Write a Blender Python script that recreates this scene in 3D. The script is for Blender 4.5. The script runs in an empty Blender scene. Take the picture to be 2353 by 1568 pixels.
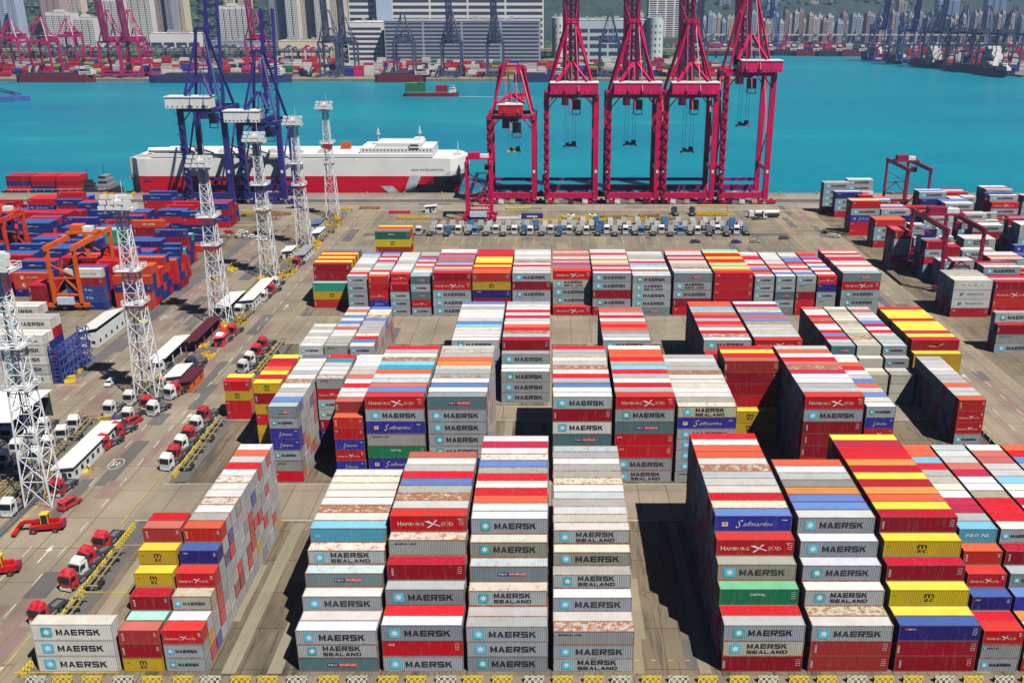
import bpy, bmesh, math, random
import numpy as np
from mathutils import Vector, Matrix
R = math.radians
SC = bpy.context.scene
COL = SC.collection
# ---------------------------------------------------------------- camera
H_CAM, PITCH = 97.0, 19.962
cd = bpy.data.cameras.new('camera')
cam = bpy.data.objects.new('camera', cd); COL.objects.link(cam)
cam.location = (0, 0, H_CAM); cam.rotation_euler = (R(90 - PITCH), 0, 0)
cd.sensor_width = 36; cd.lens = 2186 / 2352 * 36; cd.shift_x = -0.0387
cd.clip_start = 1; cd.clip_end = 20000
SC.camera = cam
SC.render.resolution_x, SC.render.resolution_y = 1024, 682
# ---------------------------------------------------------------- sky, sun, exposure
SUN_EL = 58.0; SUN_AZ = (0.727, -0.687)          # direction towards the sun (x, y)
wd = bpy.data.worlds.new('World'); SC.world = wd; wd.use_nodes = True
nt = wd.node_tree; bg = nt.nodes['Background']
sk = nt.nodes.new('ShaderNodeTexSky'); sk.sky_type = 'NISHITA'; sk.sun_disc = False
sk.sun_elevation = R(SUN_EL); sk.sun_rotation = math.atan2(SUN_AZ[0], SUN_AZ[1])
sk.dust_density = 0.1; sk.air_density = 0.4; sk.ozone_density = 3.0
nt.links.new(sk.outputs[0], bg.inputs[0]); bg.inputs[1].default_value = 0.06
sd = bpy.data.lights.new('sun', 'SUN'); sd.energy = 5.0; sd.angle = R(0.5); sd.color = (1, 0.96, 0.88)
so = bpy.data.objects.new('sun', sd); COL.objects.link(so)
dv = Vector((SUN_AZ[0] * math.cos(R(SUN_EL)), SUN_AZ[1] * math.cos(R(SUN_EL)), math.sin(R(SUN_EL))))
so.rotation_euler = dv.to_track_quat('Z', 'Y').to_euler(); so.location = (200, -200, 400)
SC.view_settings.view_transform = 'Standard'; SC.view_settings.look = 'None'
SC.view_settings.exposure = 0.42; SC.view_settings.gamma = 1
SC.cycles.max_bounces = 4; SC.cycles.diffuse_bounces = 0; SC.cycles.glossy_bounces = 2
HAZE = 0.0001
SC.cycles.volume_bounces = 0; SC.cycles.use_denoising = True
# ---------------------------------------------------------------- pixel <-> world (used only to survey positions)
_F, _CX, _CY = 2186., 1267., 784.
_c, _s = math.cos(R(PITCH)), math.sin(R(PITCH))
def W(u, v, z=0.):
    yc = (_CY - v) / _F; t = (H_CAM - z) / (_s - yc * _c)
    return ((u - _CX) / _F * t, (_c + yc * _s) * t)
def ZAT(v, Y):
    yc = (_CY - v) / _F
    return H_CAM - Y * (_s - yc * _c) / (_c + yc * _s)
def XAT(u, Y, z=0.):
    return (u - _CX) / _F * (Y * _c + (H_CAM - z) * _s)
# ---------------------------------------------------------------- materials
def newmat(name):
    m = bpy.data.materials.new(name); m.use_nodes = True
    t = m.node_tree; return m, t, t.nodes['Principled BSDF']
def nd(t, k, **kw):
    n = t.nodes.new(k)
    for a, b in kw.items(): setattr(n, a, b)
    return n
def ramp(t, a, b, src=None):
    r = nd(t, 'ShaderNodeMapRange'); r.inputs[1].default_value = a; r.inputs[2].default_value = b
    if src is not None: t.links.new(src, r.inputs[0])
    return r
def mix(t, f, a, b, mode='MIX'):
    m = nd(t, 'ShaderNodeMix', data_type='RGBA', blend_type=mode)
    for s, v in ((m.inputs[0], f), (m.inputs[6], a), (m.inputs[7], b)):
        if isinstance(v, (int, float)): s.default_value = v
        elif isinstance(v, tuple): s.default_value = v if len(v) == 4 else (*v, 1)
        else: t.links.new(v, s)
    return m.outputs[2]
def noise(t, scale, detail=3, rough=.55, vec=None, stretch=None):
    n = nd(t, 'ShaderNodeTexNoise'); n.inputs['Scale'].default_value = scale
    n.inputs['Detail'].default_value = detail; n.inputs['Roughness'].default_value = rough
    if vec is None: vec = nd(t, 'ShaderNodeNewGeometry').outputs['Position']
    if stretch:
        mp = nd(t, 'ShaderNodeMapping'); mp.inputs['Scale'].default_value = stretch
        t.links.new(vec, mp.inputs[0]); vec = mp.outputs[0]
    t.links.new(vec, n.inputs['Vector']); return n.outputs['Fac']
_pm = {}
def paint(name, col, rough=.5, metal=0., var=.15, scale=.6, bump=0.):
    if name in _pm: return _pm[name]
    m, t, b = newmat(name)
    n = noise(t, scale, 4)
    f = ramp(t, .35, .7, n).outputs[0]
    d = tuple(c * (1 - var) for c in col); l = tuple(min(1, c * (1 + var)) for c in col)
    t.links.new(mix(t, f, d, l), b.inputs['Base Color'])
    b.inputs['Roughness'].default_value = rough; b.inputs['Metallic'].default_value = metal
    if bump:
        bp = nd(t, 'ShaderNodeBump'); bp.inputs['Strength'].default_value = bump
        t.links.new(noise(t, scale * 8, 3), bp.inputs['Height']); t.links.new(bp.outputs[0], b.inputs['Normal'])
    _pm[name] = m; return m
def container_mat(name, source):
    m, t, b = newmat(name)
    if source == 'object':
        s = nd(t, 'ShaderNodeObjectInfo'); c, a = s.outputs['Color'], s.outputs['Alpha']
    else:
        s = nd(t, 'ShaderNodeAttribute', attribute_name='paint'); c, a = s.outputs['Color'], s.outputs['Alpha']
    pos = nd(t, 'ShaderNodeNewGeometry').outputs['Position']
    fade = ramp(t, .35, .7, noise(t, .35, 5, .6, pos)).outputs[0]
    hs = nd(t, 'ShaderNodeHueSaturation'); hs.inputs['Value'].default_value = .84; hs.inputs['Saturation'].default_value = .97
    t.links.new(c, hs.inputs['Color'])
    c1 = mix(t, fade, hs.outputs[0], c)
    # streaks running down the sides
    st = ramp(t, .55, .8, noise(t, 1.0, 3, .6, pos, (2.2, 2.2, .25)))
    st.inputs[4].default_value = .32
    c2 = mix(t, st.outputs[0], c1, (.30, .24, .19))
    # rust blooms, amount from alpha
    ad = nd(t, 'ShaderNodeMath', operation='MULTIPLY_ADD'); t.links.new(a, ad.inputs[0]); ad.inputs[1].default_value = .37
    t.links.new(noise(t, 1.1, 7, .75, pos), ad.inputs[2])
    rr = ramp(t, .76, .86, ad.outputs[0]); rr.inputs[4].default_value = .9
    rc = mix(t, noise(t, 3, 3, .6, pos), (.14, .035, .01), (.50, .19, .05))
    c3 = mix(t, rr.outputs[0], c2, rc)
    t.links.new(c3, b.inputs['Base Color'])
    b.inputs['Roughness'].default_value = .6; b.inputs['Specular IOR Level'].default_value = .18
    return m
M_COBJ = container_mat('container_paint', 'object')
M_CATT = container_mat('container_paint_far', 'attr')
def objpaint():
    m, t, b = newmat('vehicle_paint')
    s = nd(t, 'ShaderNodeObjectInfo')
    f = ramp(t, .4, .75, noise(t, 1.5, 3)); f.inputs[4].default_value = .35
    t.links.new(mix(t, f.outputs[0], s.outputs['Color'], (.3, .27, .23)), b.inputs['Base Color'])
    b.inputs['Roughness'].default_value = .32; return m
M_OP = objpaint()
def attrpaint():
    m, t, b = newmat('painted_surface')
    s = nd(t, 'ShaderNodeAttribute', attribute_name='paint')
    f = ramp(t, .35, .7, noise(t, .08, 4)); f.inputs[3].default_value = .8; f.inputs[4].default_value = 1.1
    mm = mix(t, 1.0, s.outputs['Color'], f.outputs[0], 'MULTIPLY')
    t.links.new(mm, b.inputs['Base Color']); b.inputs['Roughness'].default_value = .7; return m
M_AP = attrpaint()
def glass():
    m, t, b = newmat('glass'); b.inputs['Base Color'].default_value = (.012, .018, .025, 1)
    b.inputs['Roughness'].default_value = .12; return m
M_GL = glass()
BLACK = paint('black_print', (.012, .012, .016), .6); WHITEP = paint('white_print', (.82, .82, .8), .5, var=.05)
CYAN = paint('cyan_print', (.10, .52, .70), .5, var=.1); NAVYP = paint('navy_print', (.03, .03, .16), .5)
REDP = paint('red_print', (.72, .05, .05), .5); YELP = paint('yellow_print', (.85, .6, .05), .5)
CREAMP = paint('cream_print', (.75, .68, .45), .5)
RUBBER = paint('rubber', (.018, .018, .018), .9); STEEL = paint('bare_steel', (.25, .25, .26), .5, .5)
DARK = paint('dark_steel', (.035, .036, .045), .6); YEL = paint('yellow_paint', (.80, .52, .03), .5, scale=1.5, var=.25)
GALV = paint('white_galvanised', (.80, .81, .84), .45, var=.08); WHITE = paint('white_paint', (.78, .78, .76), .45, var=.08)
# ---------------------------------------------------------------- mesh builder
class MB:
    def __init__(s): s.v = []; s.f = []; s.mi = []; s.c = []; s.cm = (1, 1, 1, 1); s.m = 0; s.T = None
    def add(s, vs, fs):
        o = len(s.v)
        if s.T is not None: vs = [tuple(s.T @ Vector(p)) for p in vs]
        s.v.extend(vs)
        for f in fs: s.f.append(tuple(o + i for i in f)); s.mi.append(s.m); s.c.append(s.cm)
        return s
    def box(s, x0, x1, y0, y1, z0, z1):
        v = [(x0,y0,z0),(x1,y0,z0),(x1,y1,z0),(x0,y1,z0),(x0,y0,z1),(x1,y0,z1),(x1,y1,z1),(x0,y1,z1)]
        return s.add(v, [(0,3,2,1),(4,5,6,7),(0,1,5,4),(1,2,6,5),(2,3,7,6),(3,0,4,7)])
    def beam(s, p, q, w, h=None):
        h = h or w; p, q = Vector(p), Vector(q); d = (q - p)
        if d.length < 1e-6: return s
        d.normalize(); up = Vector((0, 0, 1)) if abs(d.z) < .95 else Vector((0, 1, 0))
        a = d.cross(up).normalized() * w / 2; b = a.cross(d).normalized() * h / 2
        v = [tuple(x) for x in (p-a-b, p+a-b, p+a+b, p-a+b, q-a-b, q+a-b, q+a+b, q-a+b)]
        return s.add(v, [(0,3,2,1),(4,5,6,7),(0,1,5,4),(1,2,6,5),(2,3,7,6),(3,0,4,7)])
    def tube(s, p, q, r, n=8, r2=None):
        r2 = r if r2 is None else r2; p, q = Vector(p), Vector(q); d = (q - p).normalized()
        up = Vector((0, 0, 1)) if abs(d.z) < .95 else Vector((0, 1, 0))
        a = d.cross(up).normalized(); b = a.cross(d).normalized(); vs = []
        for o, rr in ((p, r), (q, r2)):
            for i in range(n):
                t = 2 * math.pi * i / n; vs.append(tuple(o + a * (rr * math.cos(t)) + b * (rr * math.sin(t))))
        fs = [(i, (i+1) % n, n + (i+1) % n, n + i) for i in range(n)]
        return s.add(vs, fs + [tuple(range(n-1, -1, -1)), tuple(range(n, 2*n))])
    def prism(s, poly, axis, a, b):
        # poly in the two other axes; extruded along axis from a to b
        def P(u, v, w): return {'x': (w, u, v), 'y': (u, w, v), 'z': (u, v, w)}[axis]
        n = len(poly); vs = [P(u, v, a) for u, v in poly] + [P(u, v, b) for u, v in poly]
        fs = [(i, (i+1) % n, n + (i+1) % n, n + i) for i in range(n)]
        return s.add(vs, fs + [tuple(range(n-1, -1, -1)), tuple(range(n, 2*n))])
    def append(s, vs, fs, off=(0,0,0), sc=(1,1,1)):
        return s.add([(p[0]*sc[0]+off[0], p[1]*sc[1]+off[1], p[2]*sc[2]+off[2]) for p in vs], fs)
    def mesh(s, name, mats):
        me = bpy.data.meshes.new(name); me.from_pydata(s.v, [], s.f)
        for m in (mats if isinstance(mats, (list, tuple)) else [mats]): me.materials.append(m)
        me.polygons.foreach_set('material_index', s.mi)
        if any(c != (1, 1, 1, 1) for c in s.c):
            at = me.attributes.new('paint', 'FLOAT_COLOR', 'FACE')
            at.data.foreach_set('color', [x for c in s.c for x in (c if len(c) == 4 else (*c, 1))])
        bm = bmesh.new(); bm.from_mesh(me); bmesh.ops.recalc_face_normals(bm, faces=bm.faces); bm.to_mesh(me); bm.free()
        me.update(); return me
    def build(s, name, mats, parent=None):
        return link(name, s.mesh(name, mats), parent)
def link(name, data, parent=None):
    o = bpy.data.objects.new(name, data); COL.objects.link(o); o.parent = parent; return o
def tag(o, label=None, cat=None, group=None, kind=None):
    if label: o['label'] = label
    if cat: o['category'] = cat
    if group: o['group'] = group
    if kind: o['kind'] = kind
    return o
def thing(name, label, cat, loc=(0,0,0), rz=0, group=None, sc=1):
    o = link(name, None); o.location = loc; o.rotation_euler.z = rz; o.scale = (sc, sc, sc); o.empty_display_size = .5
    return tag(o, label, cat, group)
def kids(o): return [c for c in bpy.data.objects if c.parent == o]
def spec(root):   # list of (object, parent-index) for fast copying
    out = [(root, -1)]
    for k, (o, _) in enumerate(out):
        pass
    i = 0
    while i < len(out):
        for c in out[i][0].children: out.append((c, i))
        i += 1
    return out
def dup(sp, loc, rz=0, label=None, group=None, color=None, sc=None):
    new = []
    for o, pi in sp:
        c = o.copy(); COL.objects.link(c)
        if pi >= 0: c.parent = new[pi]
        new.append(c)
        if color and o.get('painted'): jf = .8 + .3 * ((len(label or '') * 37 + int(loc[0] * 13) + int(loc[1] * 7)) % 10) / 10; c.color = (*[q_ * jf for q_ in color], 1)
    r = new[0]; r.location = loc; r.rotation_euler.z = rz
    if sc: r.scale = (sc, sc, sc)
    if label: r['label'] = label
    if group: r['group'] = group
    return r
ORD = ['', 'first', 'second', 'third', 'fourth', 'fifth', 'sixth', 'seventh', 'eighth', 'ninth', 'tenth', 'eleventh', 'twelfth',
       'thirteenth', 'fourteenth', 'fifteenth', 'sixteenth', 'seventeenth', 'eighteenth', 'nineteenth', 'twentieth'] + ['%dth' % i for i in range(21, 60)]
# ---------------------------------------------------------------- lettering
_tx = {}
def textgeo(s, bold=.0, shear=0., res=1):
    k = (s, bold, shear)
    if k in _tx: return _tx[k]
    c = bpy.data.curves.new('lettering', 'FONT'); c.body = s; c.resolution_u = res; c.offset = bold; c.shear = shear
    c.align_x = 'LEFT'; c.fill_mode = 'FRONT'
    o = bpy.data.objects.new('lettering', c); COL.objects.link(o)
    dg = bpy.context.evaluated_depsgraph_get(); me = o.evaluated_get(dg).to_mesh()
    vs = [(v.co.x, v.co.y) for v in me.vertices]; fs = [tuple(p.vertices) for p in me.polygons]
    o.evaluated_get(dg).to_mesh_clear(); bpy.data.objects.remove(o); bpy.data.curves.remove(c)
    x0 = min(p[0] for p in vs); x1 = max(p[0] for p in vs); y0 = min(p[1] for p in vs); y1 = max(p[1] for p in vs)
    vs = [((p[0]-x0)/(x1-x0), (p[1]-y0)/(y1-y0)) for p in vs]
    _tx[k] = (vs, fs); return _tx[k]
_t, _h = .25, .22
def _r(a, b, c, d): return [(a, c), (b, c), (b, d), (a, d)]
GLYPH = {
 'M': [_r(0,_t,0,1), _r(1-_t,1,0,1), [(_t,1),(_t,.6),(.5,0),(.5,.4)], [(.5,.4),(.5,0),(1-_t,.6),(1-_t,1)]],
 'A': [[(0,0),(.27,0),(.5,.72),(.5,1),(.38,1)], [(.5,1),(.5,.72),(.73,0),(1,0),(.62,1)], [(.334,.2),(.666,.2),(.609,.38),(.391,.38)]],
 'E': [_r(0,_t,0,1), _r(_t,1,0,_h), _r(_t,1,1-_h,1), _r(_t,1,.4,.6)],
 'R': [_r(0,_t,0,1), _r(_t,1,1-_h,1), _r(_t,1,.36,.57), _r(1-_t,1,.57,1-_h), [(.42,.36),(.72,.36),(1,0),(.7,0)]],
 'S': [_r(0,1,1-_h,1), _r(0,_t,.61,1-_h), _r(0,1,.4,.61), _r(1-_t,1,_h,.4), _r(0,1,0,_h)],
 'K': [_r(0,_t,0,1), [(_t,.35),(_t,.68),(.66,1),(1,1)], [(.40,.487),(.62,.675),(1,0),(.70,0)]],
 'L': [_r(0,_t,0,1), _r(_t,1,0,_h)], 'N': [_r(0,_t,0,1), _r(1-_t,1,0,1), [(_t,1),(_t,.62),(1-_t,0),(1-_t,.38)]],
 'D': [_r(0,_t,0,1), _r(_t,.78,1-_h,1), _r(_t,.78,0,_h), _r(.78,1,.1,.9)]}
def blocky(mb, s, x, z, w, h, y, mi):
    mb.m = mi; n = len(s); lw = w / (n + (n - 1) * .17)
    for i, ch in enumerate(s):
        for q in GLYPH[ch]: mb.add([(x + i*lw*1.17 + a*lw, y, z + b*h) for a, b in q], [tuple(range(len(q)))])
def put(mb, s, x, z, w, h, y, mi, bold=.02, shear=0.):
    if s in ('MAERSK', 'SEALAND'): return blocky(mb, s, x, z, w, h, y, mi)
    bold = min(bold, .012)
    vs, fs = textgeo(s, bold, shear); mb.m = mi
    mb.add([(x + a * w, y, z + b * h) for a, b in vs], [tuple(reversed(f)) for f in fs])
# ---------------------------------------------------------------- shipping containers
PRINTS = [BLACK, WHITEP, CYAN, NAVYP, REDP, YELP, CREAMP]
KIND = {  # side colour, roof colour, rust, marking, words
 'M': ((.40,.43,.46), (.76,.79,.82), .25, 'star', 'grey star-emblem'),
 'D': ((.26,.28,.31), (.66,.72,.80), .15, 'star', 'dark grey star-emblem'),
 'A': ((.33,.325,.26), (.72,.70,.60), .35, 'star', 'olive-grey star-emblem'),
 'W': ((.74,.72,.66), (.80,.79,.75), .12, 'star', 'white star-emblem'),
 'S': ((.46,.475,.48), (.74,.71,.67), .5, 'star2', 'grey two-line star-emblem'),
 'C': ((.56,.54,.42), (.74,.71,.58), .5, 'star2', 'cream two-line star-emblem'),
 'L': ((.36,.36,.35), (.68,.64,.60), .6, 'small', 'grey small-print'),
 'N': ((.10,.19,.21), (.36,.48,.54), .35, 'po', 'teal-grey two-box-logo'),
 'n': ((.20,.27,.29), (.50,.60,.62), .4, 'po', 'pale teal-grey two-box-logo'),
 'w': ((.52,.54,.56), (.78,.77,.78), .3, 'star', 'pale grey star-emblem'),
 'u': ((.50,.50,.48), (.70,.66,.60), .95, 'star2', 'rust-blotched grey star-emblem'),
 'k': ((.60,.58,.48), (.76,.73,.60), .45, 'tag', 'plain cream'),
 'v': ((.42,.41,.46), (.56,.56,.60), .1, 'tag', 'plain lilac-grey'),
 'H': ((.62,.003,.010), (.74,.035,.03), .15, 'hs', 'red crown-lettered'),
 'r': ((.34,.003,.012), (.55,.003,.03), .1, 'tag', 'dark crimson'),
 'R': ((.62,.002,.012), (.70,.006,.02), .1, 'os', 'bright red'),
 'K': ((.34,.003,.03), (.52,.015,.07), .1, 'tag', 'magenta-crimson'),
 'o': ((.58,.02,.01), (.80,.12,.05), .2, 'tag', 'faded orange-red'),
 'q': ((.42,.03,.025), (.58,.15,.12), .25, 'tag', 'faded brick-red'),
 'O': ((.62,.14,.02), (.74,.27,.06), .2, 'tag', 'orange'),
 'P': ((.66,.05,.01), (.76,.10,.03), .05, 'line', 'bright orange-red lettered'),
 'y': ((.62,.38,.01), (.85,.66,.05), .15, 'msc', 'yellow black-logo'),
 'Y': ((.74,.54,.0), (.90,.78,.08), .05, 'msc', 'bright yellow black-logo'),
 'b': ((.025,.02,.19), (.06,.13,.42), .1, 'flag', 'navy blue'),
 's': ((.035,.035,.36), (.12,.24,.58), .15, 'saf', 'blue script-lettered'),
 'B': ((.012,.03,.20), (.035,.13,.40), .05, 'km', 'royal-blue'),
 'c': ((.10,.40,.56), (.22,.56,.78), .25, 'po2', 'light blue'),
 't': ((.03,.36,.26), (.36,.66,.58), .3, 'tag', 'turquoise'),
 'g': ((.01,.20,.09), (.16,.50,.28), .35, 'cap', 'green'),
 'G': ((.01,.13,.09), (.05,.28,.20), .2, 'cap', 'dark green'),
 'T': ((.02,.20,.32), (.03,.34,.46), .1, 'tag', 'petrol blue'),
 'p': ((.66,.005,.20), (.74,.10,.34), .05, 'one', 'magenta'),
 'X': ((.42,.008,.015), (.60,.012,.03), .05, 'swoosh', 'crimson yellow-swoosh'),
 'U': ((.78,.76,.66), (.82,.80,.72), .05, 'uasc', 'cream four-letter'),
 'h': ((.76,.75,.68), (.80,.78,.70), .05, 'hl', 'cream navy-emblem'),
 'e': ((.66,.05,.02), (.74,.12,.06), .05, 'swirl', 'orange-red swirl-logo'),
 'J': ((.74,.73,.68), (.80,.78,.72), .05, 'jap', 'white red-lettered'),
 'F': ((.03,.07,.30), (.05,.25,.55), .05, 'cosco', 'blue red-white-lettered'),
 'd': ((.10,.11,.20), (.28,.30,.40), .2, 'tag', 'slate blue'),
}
def star(mb, x, z, s, y):
    mb.m = 2; r = s * .12
    mb.add([(x+a*s, y, z+b*s) for a, b in ((-.5,-.38),(-.38,-.5),(.38,-.5),(.5,-.38),(.5,.38),(.38,.5),(-.38,.5),(-.5,.38))], [tuple(range(8))])
    mb.m = 1; vs = [(x, y - .006, z)]; n = 14
    for i in range(n):
        a = math.pi / 2 + 2 * math.pi * i / n; q = s * (.37 if i % 2 == 0 else .17)
        vs.append((x + q * math.cos(a), y - .006, z + q * math.sin(a)))
    mb.add(vs, [(0, 1 + i, 1 + (i + 1) % n) for i in range(n)])
def quad(mb, x0, x1, z0, z1, y, mi):
    mb.m = mi; mb.add([(x0,y,z0),(x1,y,z0),(x1,y,z1),(x0,y,z1)], [(0,1,2,3)])
def marking(mb, kind, L, h, lod=0):
    big = L > 8; y = -.014; c = h * .5
    k = 1 if big else .5
    def endmarks():
        if lod: return
        for q in range(4): put(mb, ['U 0412', '45G1', '24', 'kg'][q % 4], L - .95*k - .2, h*.86 - q*.36*k - .2, .7*k, .16, y, 1 if kind not in ('star','star2','small') else 0, .01)
    if kind in ('star', 'star2'):
        if big:
            star(mb, 2.0, c, h*.62, y)
            if kind == 'star': put(mb, 'MAERSK', 3.5, c - .52, 6.9, 1.04, y, 0, .035)
            else:
                put(mb, 'MAERSK', 3.7, c + .06, 5.9, .86, y, 0, .035); put(mb, 'SEALAND', 3.7, c - .86, 6.0, .62, y, 0, .02)
        else:
            star(mb, .95, c, h*.42, y); put(mb, 'MAERSK', 1.75, c - .27, 3.3, .54, y, 0, .03)
    elif kind == 'small':
        quad(mb, .4, .8, h*.7, h*.86, y, 2); put(mb, 'MAERSK LINE', .95, h*.7, 3.4*k, .34, y, 0, .02)
    elif kind == 'po':
        x = L * .36; w = L * .14; quad(mb, x, x+w, c-.34, c+.3, y, 3); put(mb, 'P&O', x+.15*k, c-.2, w*.8, .38, y-.006, 1, .01)
        quad(mb, x+w, x+w*2.6, c-.34, c+.3, y, 4); put(mb, 'Nedlloyd', x+w+.15*k, c-.2, w*1.4, .38, y-.006, 1, .01)
    elif kind == 'po2':
        if big: put(mb, 'TRITON', .5, h*.3, .8, .5, y, 1, .01)
        else: put(mb, 'P&O NL', L*.15, c-.25, L*.66, .6, y, 1, .02, .3)
    elif kind == 'hs':
        put(mb, 'H', L*.07, c-.42, .07*L*.7, .78*(1 if big else .6), y, 6, .0)
        put(mb, 'AMBURG', L*.125, c-.42, L*.30, .60*(1 if big else .6), y, 6, .0)
        mb.m = 1
        x = L*.47; s_ = L*.15
        for pts in (((-.25,.80),(.15,.86),(.62,.52),(.50,.46)), ((.56,.46),(.64,.54),(1.2,.28),(1.15,.20)), ((.0,.10),(.12,.02),(.56,.44),(.48,.50)), ((.60,.56),(.52,.60),(.80,.98),(.95,.95))):
            mb.add([(x + a*s_, y, c - .75*(k+.15) + b*1.4*(k+.1)) for a, b in pts], [(0,1,2,3)])
        put(mb, 'SÜD', L*.66, c-.42, L*.17, .8*(1 if big else .6), y, 6, .0)
        put(mb, 'T', L*.88, h*.72, .05*L, .25, y, 1, .03); endmarks()
    elif kind == 'os':
        put(mb, 'OS', .6*k, h*.66, 1.0*k, .42, y, 1, .04); endmarks()
    elif kind == 'tag':
        put(mb, 'FLORENS' if big else 'TEX', .35, h*.25, .32, h*.5, y, 1, .01); endmarks()
    elif kind == 'line':
        put(mb, 'CK LINE', L*.3, c-.3, L*.42, .7, y, 1, .03)
    elif kind == 'msc':
        w = 1.5 if big else 1.1
        put(mb, 'm', L*.5-w/2, c+.02, w, .72, y, 0, .07); put(mb, 'sc', L*.5-w/2+.05, c-.68, w*.9, .55, y, 0, .06)
        if not lod: put(mb, '22G1', .5, h*.6, .5, .2, y, 0, .01)
    elif kind == 'flag':
        quad(mb, .8*k, 1.2*k, h*.72, h*.84, y, 4); put(mb, 'SEACO', 1.3*k, h*.72, 1.2*k, .3, y, 1, .02); endmarks()
    elif kind == 'saf':
        if big:
            quad(mb, 1.3, 2.2, c-.4, c+.35, y, 6); quad(mb, 1.5, 1.95, c-.1, c+.2, y-.005, 4)
        put(mb, 'S', L*.28, c-.75, L*.09, 1.5*(1 if big else .75), y, 6, -.005, .5)
        put(mb, 'afmarine', L*.37, c-.38, L*.38, .8*(1 if big else .7), y, 6, -.004, .5)
        put(mb, '~', L*.86, h*.72, .07*L, .2, y, 1, .02)
    elif kind == 'km': put(mb, 'KMTC', L*.3, c-.2, L*.18, .5, y, 1, .03); put(mb, 'LINE', L*.5, c-.2, L*.14, .22, y, 1, .02)
    elif kind == 'cap': put(mb, 'CAPITAL', L*.38, c+.25, L*.2, .42, y, 1, .02); endmarks()
    elif kind == 'one': put(mb, 'ONE', L*.62, c-.5, L*.24, 1.0, y, 1, .04)
    elif kind == 'swoosh':
        mb.m = 5; mb.add([(L*.38,y,c-.3),(L*.52,y,c-.32),(L*.6,y,c+.5),(L*.67,y,c+.62),(L*.63,y,c+.1),(L*.57,y,c-.12),(L*.36,y,c-.05)], [tuple(range(7))])
    elif kind == 'uasc':
        for q, ch in enumerate('UASC'): put(mb, ch, L*(.2+.17*q), c-.3, .5, .6, y, 0, .04)
    elif kind == 'hl':
        mb.m = 3
        for q in (0, .6): mb.add([(1.9+q,y,c-.45),(2.3+q,y,c-.45),(2.6+q,y,c+.45),(2.2+q,y,c+.45)], [(0,1,2,3)])
        put(mb, 'Hapag-Lloyd', 4.3, c-.28, 5.6, .62, y, 0, .03)
    elif kind == 'swirl':
        n = 16; mb.m = 1; cx = L*.28; vs = [(cx+.62*math.cos(2*math.pi*i/n)+.0, y, c+.62*math.sin(2*math.pi*i/n)) for i in range(n)]
        mb.add(vs, [tuple(range(n))]); mb.m = 4; vs = [(cx+.2+.34*math.cos(2*math.pi*i/n), y-.006, c+.1+.34*math.sin(2*math.pi*i/n)) for i in range(n)]
        mb.add(vs, [tuple(range(n))]); put(mb, 'TS LINES', L*.4, c-.2, L*.3, .42, y, 1, .02)
    elif kind == 'jap': put(mb, 'TIANJIN LINE', L*.3, c-.3, L*.55, .6, y, 4, .02)
    elif kind == 'cosco': put(mb, 'TS TSL', L*.25, c-.25, L*.45, .55, y, 1, .02); quad(mb, L*.2, L*.24, c-.2, c+.25, y, 4)
_cm = {}
def cmeshes(L, h):
    """corrugated side/end panels, roof, frame, doors for a container of length L and height h (origin at front lower left)"""
    k = (L, h)
    if k in _cm: return _cm[k]
    Wd = 2.438; p = MB(); d = .036; z0, z1 = .16, h - .12
    n = int(round((L - .3) / .278)); st = (L - .3) / n
    def wall(y, sgn):
        xs = []
        for i in range(n):
            a = .15 + i * st; xs += [(a, 0), (a + st*.36, 0), (a + st*.5, d), (a + st*.86, d)]
        xs.append((L - .15, 0)); vs = [(x, y + sgn*o, z) for z in (z0, z1) for x, o in xs]; m = len(xs)
        p.add(vs, [(i, i+1, m+i+1, m+i) for i in range(m-1)])
    wall(.012, 1); wall(Wd - .012, -1)
    ys = []; ne = 8; se = (Wd - .3) / ne
    for i in range(ne):
        a = .15 + i*se; ys += [(a, 0), (a + se*.36, 0), (a + se*.5, d), (a + se*.86, d)]
    ys.append((Wd - .15, 0)); m = len(ys)
    p.add([(.015 + o, y_, z) for z in (z0, z1) for y_, o in ys], [(i, i+1, m+i+1, m+i) for i in range(m-1)])
    p.box(.2, L - .2, .2, Wd - .2, .1, .16)
    pm = p.mesh('side_panel', M_COBJ)
    r = MB(); nr = int(L / .42); sr = (L - .24) / nr; xs = []
    for i in range(nr): a = .12 + i*sr; xs += [(a, -.02), (a + sr*.45, -.02), (a + sr*.55, 0), (a + sr*.9, 0)]
    xs.append((L - .12, -.02)); m = len(xs)
    r.add([(x, y_, h - .006 + o) for y_ in (.129, Wd - .131) for x, o in xs], [(i, i+1, m+i+1, m+i) for i in range(m-1)])
    rm = r.mesh('roof', M_COBJ)
    f = MB()
    for x in (0, L - .14):
        for y_ in (0, Wd - .14): f.box(x, x + .14, y_, y_ + .14, 0, h)
    for y_ in (0, Wd - .07): f.box(.14, L - .14, y_ + (.001 if y_ == 0 else -.06), y_ + (.128 if y_ == 0 else .068), h - .10, h + .004); f.box(.14, L - .14, y_ + .001, y_ + .068, .02, .17)
    for x in (0, L - .12): f.box(x + .001, x + .119, .14, Wd - .14, h - .11, h - .002); f.box(x + .001, x + .119, .14, Wd - .14, .02, .17)
    for x in (-.006, L - .17):
        for y_ in (-.006, Wd - .156):
            for z in (0, h - .118): f.box(x, x + .176, y_, y_ + .162, z, z + .12)
    fm = f.mesh('frame', M_COBJ)
    dr = MB()
    for y_ in (.15, Wd/2 + .01):
        dr.box(L - .1, L - .045, y_, y_ + Wd/2 - .17, .18, h - .12)
    dm = dr.mesh('door', M_COBJ)
    b = MB()
    for y_ in (.45, .95, 1.5, 2.0): b.tube((L - .02, y_, .2), (L - .02, y_, h - .14), .028, 5)
    bm_ = b.mesh('locking_bar', STEEL)
    _cm[k] = (pm, rm, fm, dm, bm_); return _cm[k]
_mm = {}
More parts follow.
